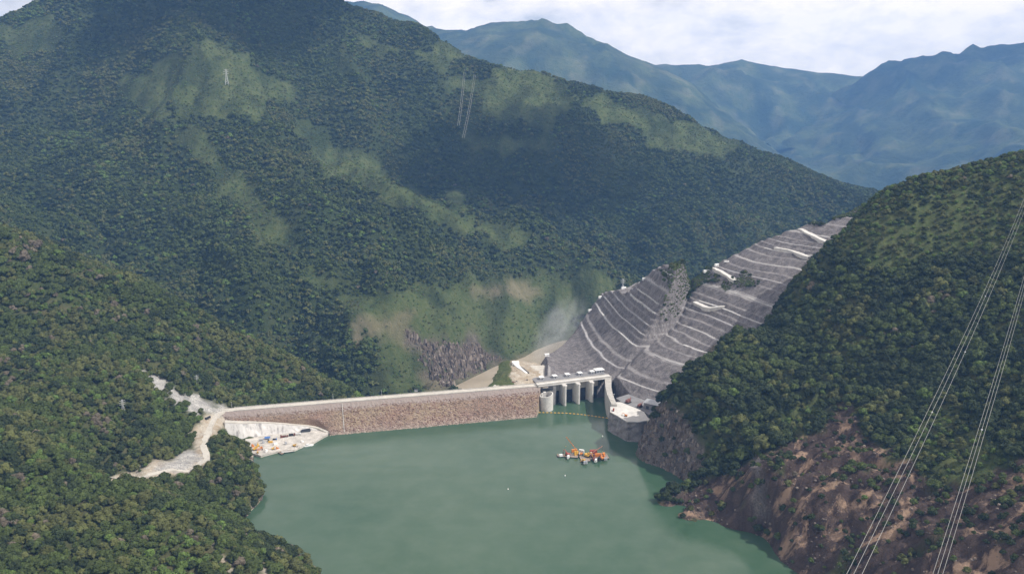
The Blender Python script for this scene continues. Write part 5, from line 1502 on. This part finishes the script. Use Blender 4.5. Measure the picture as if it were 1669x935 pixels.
def crown_mesh(name, seed, mat, nl, per, leaf, core=True):
    """lobes of small leaf-clump faces round an inner mass added to block light; radius about 1, base of the crown near z = 0.35"""
    r = np.random.default_rng(seed)
    V, Fc = [], []
    lobes = [(np.array([0, 0, 1.05]), 0.62)]
    for i in range(nl):
        a = 2 * math.pi * (i + r.uniform(-.3, .3)) / nl
        h_ = r.uniform(0.5, 1.15)
        d_ = r.uniform(0.38, 0.68)
        lobes.append((np.array([math.cos(a) * d_, math.sin(a) * d_, h_]), r.uniform(0.30, 0.5)))
    for c, R_ in lobes:
        n_ = max(6, int(per * (R_ / 0.45) ** 2))
        for k in range(n_):
            d = r.normal(size=3); d /= np.linalg.norm(d)
            if d[2] < -0.45: d[2] *= -1
            p = c + d * R_ * r.uniform(0.82, 1.12) * np.array([1, 1, .85])
            nn = d + r.normal(size=3) * 0.45; nn /= np.linalg.norm(nn)
            a = np.cross(nn, r.normal(size=3)); a /= np.linalg.norm(a) + 1e-9
            b = np.cross(nn, a)
            s1, s2 = leaf * r.uniform(.6, 1.3), leaf * r.uniform(.5, 1.0)
            i0 = len(V)
            V += [p - a * s1 - b * s2 * .3, p + b * s2 * -1.0 + a * .1 * s1, p + a * s1 + b * s2 * .2, p + b * s2 + nn * leaf * .3]
            Fc.append((i0, i0 + 1, i0 + 2, i0 + 3))
        if core:
            mb = MB(); mb.sphere(tuple(c), R_ * 0.86, 7, 5)
            i0 = len(V); V += [np.array(q) + r.normal(size=3) * R_ * .09 for q in mb.v]; Fc += [tuple(j + i0 for j in f) for f in mb.f]
    me = bpy.data.meshes.new(name)
    me.from_pydata([tuple(map(float, v)) for v in V], [], Fc)
    me.materials.append(mat)
    return me
def trunk_mesh():
    mb = MB(); mb.bar((0, 0, -.35), (0.02, 0, .75), .075, 6, .05)
    for a in (0.3, 2.3, 4.4): mb.bar((0.02, 0, .5), (.36 * math.cos(a), .36 * math.sin(a), .95), .045, 5, .02)
    me = mb.mesh('trunk'); me.materials.append(M['bark'])
    return me
TRUNK = trunk_mesh()
CROWN = [[crown_mesh('crown', 100 + 10 * k + j, FM[k], 6 + j, 34 if k != 3 else 26, 0.15, True) for j in range(2)] for k in range(6)]
CROWN_FAR = [[crown_mesh('far_crown', 300 + 10 * k + j, FM[k], 4, 7, 0.34, True) for j in range(1)] for k in range(6)]

def cell_points(xa, xb, ya, yb, st):
    xs, ys = np.arange(xa, xb, st), np.arange(ya, yb, st)
    X, Y = np.meshgrid(xs, ys)
    X = X + rng.uniform(-.48, .48, X.shape) * st; Y = Y + rng.uniform(-.48, .48, Y.shape) * st
    return X.ravel(), Y.ravel()
def kinds(x, y, seed, w, sc_):
    """species by patches: weights w over the six kinds, shifted by noise"""
    n_ = len(x)
    L = np.stack([np.log(np.maximum(w[k], 1e-4)) + 1.5 * fbm(x / sc_ + 13.7 * k + seed, y / sc_ - 7.3 * k, 3) + 0.42 * rng.gumbel(size=n_) for k in range(6)], 1)
    return L.argmax(1)
def wooded(key, st, w, sc_, seed, rmin, rmax, dens):
    fn, (xa, xb), (ya, yb) = SPEC[key][1], SPEC[key][2], SPEC[key][3]
    x, y = cell_points(xa, xb, ya, yb, st)
    z = fn(x, y)
    u, v = proj(x, y, z)
    k = (u > -230) & (u < 1900) & (v < 1150) & (v > -60) & ((z > 0.5) | (dam_sd(x, y)[1] < 0) & (z > -185))
    x, y, z, u, v = x[k], y[k], z[k], u[k], v[k]
    k = z > others(key, x, y) - 0.5
    x, y, z, u, v = x[k], y[k], z[k], u[k], v[k]
    g, b, r_ = (zone(u, v, ZONES[key].get(a, []), 6, 9 if key != 'mass' else 22, 0.045 if key != 'mass' else 0.02) for a in ('grass', 'bare', 'rock'))
    p = dens(x, y, z, u, v, g, b, r_)
    s, d = dam_sd(x, y)
    p = np.where((s > -30) & (s < DL + 160) & (d > -14) & (d < 62), 0, p)
    k = rng.random(len(x)) < p
    x, y, z, u, v, g, b = x[k], y[k], z[k], u[k], v[k], g[k], b[k]
    kd = kinds(x, y, seed, w, sc_)
    gk = (g > .4) & (rng.random(len(x)) < (.55 if key == 'right' else .85))
    kd = np.where(gk, np.where(rng.random(len(x)) < .5, 2, 4), kd)        # only low pale scrub grows in the pasture
    sz = rmin + (rmax - rmin) * rng.beta(1.6, 2.4, len(x))
    sz = sz * (1 + 0.25 * fbm(x / 120, y / 120, 2)) * np.where(g > .4, .62 if key == 'right' else .42, 1) * np.where(b > .4, .6, 1)
    return x, y, z, u, v, kd, np.maximum(sz, rmin * .45)
# road, dock and left bank kept clear
road_xy = RP[:, :2]
def clear_left(x, y):
    d = np.full(len(x), 1e9)
    for p in road_xy: d = np.minimum(d, np.hypot(x - p[0], y - p[1]))
    return d
apx = np.array(pxpoly([(392, 686), (540, 690), (545, 712), (520, 722), (440, 746), (413, 744), (413, 722), (400, 704), (386, 692)], 8))
def dens_left(x, y, z, u, v, g, b, r_):
    p = 0.93 - 0.35 * sstep(.15, .7, fbm(x / 60, y / 60, 3))
    p = p * (1 - np.clip(b + r_, 0, 1))
    p = np.where(clear_left(x, y) < 9, 0, p)
    return np.where(polydist(x, y, apx) > -6, 0, p)
def dens_right(x, y, z, u, v, g, b, r_):
    bb = b * sstep(-0.75, -0.25, fbm(x / 45, y / 45, 4) + 0.25)
    p = 0.97 - 0.2 * sstep(.2, .7, fbm(x / 60, y / 60, 3))
    g = g * sstep(-0.5, 0.35, fbm(x / 38, y / 50, 4) + 0.15)
    p = p * (1 - 0.12 * g) * (1 - 0.7 * np.clip(bb, 0, 1)) * (1 - np.clip(r_, 0, 1) * np.where(z > 14, .72, .97))
    # no trees on the platform, spillway or chute
    return np.where((x < 250) & (y > 1230), 0, p)
def dens_mass(x, y, z, u, v, g, b, r_):
    p = 0.96 - 0.45 * sstep(.25, .8, fbm(x / 170, y / 170, 3))
    gg = g * sstep(-0.55, 0.45, fbm(x / 75, y / 110, 4) + 0.1)
    p = p * (1 - 0.45 * gg) * (1 - 0.7 * b) * (1 - 0.9 * r_)
    return np.where(z < -182, 0, p)
def dens_bench(x, y, z, u, v, g, b, r_): return 0.9 * g
WL = wooded('left', 6.5, (.20, .33, .26, .08, .12, .012), 75, 1.0, 2.8, 9.2, dens_left)
WR = wooded('right', 7.0, (.42, .30, .17, .04, .06, .01), 70, 5.0, 3.0, 10.6, dens_right)
WM = wooded('mass', 8.6, (.26, .40, .22, .02, .12, .002), 230, 9.0, 3.6, 8.8, dens_mass)
WB = wooded('bench', 2.5, (.5, .3, .15, .05, .1, .0), 30, 3.0, 2.6, 4.6, dens_bench)
# single trees: the 300 that show largest
cand = []
for name, A in (('left', WL), ('right', WR)):
    x, y, z, u, v, kd, sz = A
    dist = np.hypot(x, np.hypot(y, z - CZ))
    vis = (u > -6) & (u < W + 6) & (v < H + 14)
    for i in np.nonzero(vis)[0]: cand.append((sz[i] / dist[i], name, i))
cand.sort(reverse=True)
taken = {'left': set(), 'right': set()}
SIDE = {'left': "on the left foreground hillside", 'right': "on the right foreground hillside"}
proto = {}
def tree_label(k, side, u, v, s):
    sz_ = "large " if s > 8.2 else ("small " if s < 6.6 else "")
    if side == 'left':
        if 330 < u and v < 900 and v < 930 - 0.0 * u and u > 300 + (v - 700) * .35: w = "on the bank between the dirt road and the lake"
        elif v < 790: w = "on the left hillside above the dirt road"
        elif u > 380: w = "near the lake edge at the bottom of the left hillside"
        elif v > 880: w = "on the left hillside, along the bottom edge" if u > 120 else "in the photo's bottom left corner"
        else: w = "on the left hillside just below the dirt road" if u > 150 else "at the photo's left edge below the dirt road"
    else:
        if v < 720:
            w = "on the right hillside, " + ("above the grey rock face" if u < 1180 else ("high up near the skyline" if v < 400 else ("by the photo's right edge" if u > 1500 else ("just above the bare soil" if v > 610 else ("in its middle" if u > 1330 else "beside the benched cut slope")))))
        else: w = "on the right hillside " + ("at the low point by the water" if u < 1200 else "among the bare eroded soil")
    return sz_ + KIND[k] + " tree " + w
for _, side, i in cand[:300]:
    x, y, z, u, v, kd, sz = (WL if side == 'left' else WR)
    taken[side].add(i)
    k, j = int(kd[i]), rnd.randrange(2)
    if (k, j) not in proto:
        r = empty('tree', (0, 0, 0)); link('trunk', TRUNK, None, r); link('crown', CROWN[k][j], None, r)
        proto[(k, j)] = r
    else: r = copy_tree(proto[(k, j)])
    r.location = (x[i], y[i], z[i] - .4); r.rotation_euler = (0, 0, rnd.uniform(0, 6.28))
    s = float(sz[i]); r.scale = (s, s, s * rnd.uniform(.8, 1.15))
    tag(r, tree_label(k, side, u[i], v[i], s), 'tree', 'forest trees ' + SIDE[side])
srcs = []
for k in range(6):
    for j in range(2):
        if (k, j) not in proto:          # a kind that none of the largest trees has: one more real tree of it
            A = WL; i = next(i for i in np.argsort(A[1]) if A[5][i] == k and i not in taken['left'] and 0 < A[3][i] < W and A[4][i] < H)
            taken['left'].add(i)
            r = empty('tree', (A[0][i], A[1][i], A[2][i] - .4)); link('trunk', TRUNK, None, r); link('crown', CROWN[k][j], None, r)
            r.scale = (float(A[6][i]),) * 3
            tag(r, KIND[k] + " tree standing in the forest canopy " + SIDE['left'], 'tree', 'forest trees ' + SIDE['left'])
            proto[(k, j)] = r
        srcs.append([c for c in proto[(k, j)].children if c.name.startswith('crown')][0])
def forest(name, A, skip, label, srcs, nj):
    x, y, z, u, v, kd, sz = A
    k = np.ones(len(x), bool)
    if skip: k[list(skip)] = False
    x, y, z, kd, sz = x[k], y[k], z[k], kd[k], sz[k]
    scatter(name, np.stack([x, y, z - .08 * sz], 1), sz, rng.uniform(0, 6.28, len(x)), kd * nj + rng.integers(0, nj, len(x)), srcs, label, 'forest', squash=.95)
    print(name, len(x))
forest('forest', WL, taken['left'], "mixed green and dry brown forest covering the left hillside", srcs, 2)
forest('forest', WR, taken['right'], "dense dark green forest covering the right hillside", srcs, 2)
# far trees: six small real trees on the mountain are the source of its forest
fsrc = []
x, y, z, u, v, kd, sz = WM
tk_m = set()
for k in range(6):
    ok = np.nonzero((kd == k) & (u > 100) & (u < 1300) & (v > 0))[0]
    if not len(ok): ok = np.nonzero((u > 100 + 90 * k) & (u < 1300) & (v > 0))[0]
    i = ok[np.argmin(y[ok])]; tk_m.add(int(i))
    r = empty('tree', (x[i], y[i], z[i] - .4)); r.scale = (float(sz[i]),) * 3
    link('trunk', TRUNK, None, r); c = link('crown', CROWN_FAR[k][0], None, r)
    tag(r, KIND[k] + " tree in the forest at the foot of the big mountain", 'tree', 'forest trees at the foot of the big mountain')
    fsrc.append(c)
forest('forest', WM, tk_m, "blue-green forest covering the big mountain behind the dam", fsrc, 1)
forest('shrubbery', WB, set(), "green shrubs growing on the patches of the benched slope", fsrc, 1)

# ------------------------------------------------------------------ mist, clouds, haze
def lumpy(name, lobes, seed, amp, sub=4):
    me = bpy.data.meshes.new(name)
    V, Fc = [], []
    for (c, r3) in lobes:
        mb = MB(); mb.sphere((0, 0, 0), 1.0, 28, 18)
        i0 = len(V)
        for x, y, z in mb.v:
            k = 1 + amp * float(fbm(np.float64(x * 1.7 + seed + c[0] * .01), np.float64(y * 1.7 + z * 2.3), 4))
            V.append((c[0] + x * r3[0] * k, c[1] + y * r3[1] * k, c[2] + z * r3[2] * k))
        Fc += [tuple(j + i0 for j in f) for f in mb.f]
    me.from_pydata(V, [], Fc)
    return me
def vol_mat(name, dens, c=(1, 1, 1), an=0.0):
    m = bpy.data.materials.new(name); m.use_nodes = True
    t = m.node_tree; t.nodes.clear()
    o = N(t, 'ShaderNodeOutputMaterial'); v = N(t, 'ShaderNodeVolumePrincipled')
    v.inputs['Color'].default_value = (*c, 1); v.inputs['Density'].default_value = dens; v.inputs['Anisotropy'].default_value = an
    t.links.new(v.outputs[0], o.inputs['Volume'])
    return m
mm = bpy.data.materials.new('mist'); mm.use_nodes = True
t_ = mm.node_tree; t_.nodes.clear()
o_ = N(t_, 'ShaderNodeOutputMaterial'); v_ = N(t_, 'ShaderNodeVolumePrincipled')
pc_ = N(t_, 'ShaderNodeTexCoord').outputs['Object']
ln_ = N(t_, 'ShaderNodeVectorMath', operation='LENGTH'); t_.links.new(pc_, ln_.inputs[0])
fall = ramp(t_, ln_.outputs['Value'], [(0.0, 1.0), (0.45, 0.55), (0.95, 0.0)], 'EASE')
nn_ = ramp(t_, noise(t_, pc_, 2.0, 5, 0.62, 0.9), [(0.36, 0.0), (0.68, 1.0)])
t_.links.new(math_node(t_, 'MULTIPLY', math_node(t_, 'MULTIPLY', fall, nn_), 0.019), v_.inputs['Density'])
v_.inputs['Color'].default_value = (0.96, 0.97, 1, 1)
t_.links.new(v_.outputs[0], o_.inputs['Volume'])
mb = MB(); mb.sphere((0, 0, 0), 1.0, 24, 16)
ms = mb.build('mist', mm)
p0, p1 = at(882, 592, 1790), at(938, 500, 1840)
ms.location = (p0 + p1) / 2 + np.array([0, 0, 0])
ax_ = Vector(p1 - p0); ms.rotation_euler = ax_.to_track_quat('Z', 'Y').to_euler()
ms.scale = (62, 62, ax_.length * 0.82)
tag(ms, "pale spray mist rising from the gorge left of the benched slope", "mist", kind='stuff')
cm = vol_mat('cloud', 0.012, (1, 1, 1))
for i, (tx_, ty_, tz_, rr, lab) in enumerate(((-960, 3300, 780, (420, 300, 110), "large white cloud drifting above the big mountain's summit"), (4800, 10300, 540, (850, 520, 150), "unseen white cloud above the blue mountain, added to shade it"), (60, 3080, 280, (420, 230, 90), "small white cloud out of view, added to shade the valley behind the dam"))):
    hgt = 1750.0
    k = (hgt - tz_) / sd.z  # out of view, each set to shade its target; all but the first added
    c = np.array([tx_ + sd.x * k, ty_ + sd.y * k, hgt])
    r_ = np.random.default_rng(50 + i)
    lob = [(c, rr)] + [(c + np.array([r_.uniform(-.8, .8) * rr[0], r_.uniform(-.7, .7) * rr[1], r_.uniform(-.1, .5) * rr[2]]), tuple(q * r_.uniform(.4, .7) for q in rr)) for _ in range(6)]
    o = link('cloud', lumpy('cloud', lob, 8.0 + i, .3), cm)
    tag(o, lab, 'cloud', 'clouds above the mountains')
hz = MB(); hz.box((0, 5900, 459.5), (20000, 15200, 1881))
hm = vol_mat('haze', 0.000050, (0.23, 0.49, 1.0), 0.0)
ho = hz.build('haze', hm)
tag(ho, "blue valley haze filling the air between the mountains", "haze", kind='stuff')
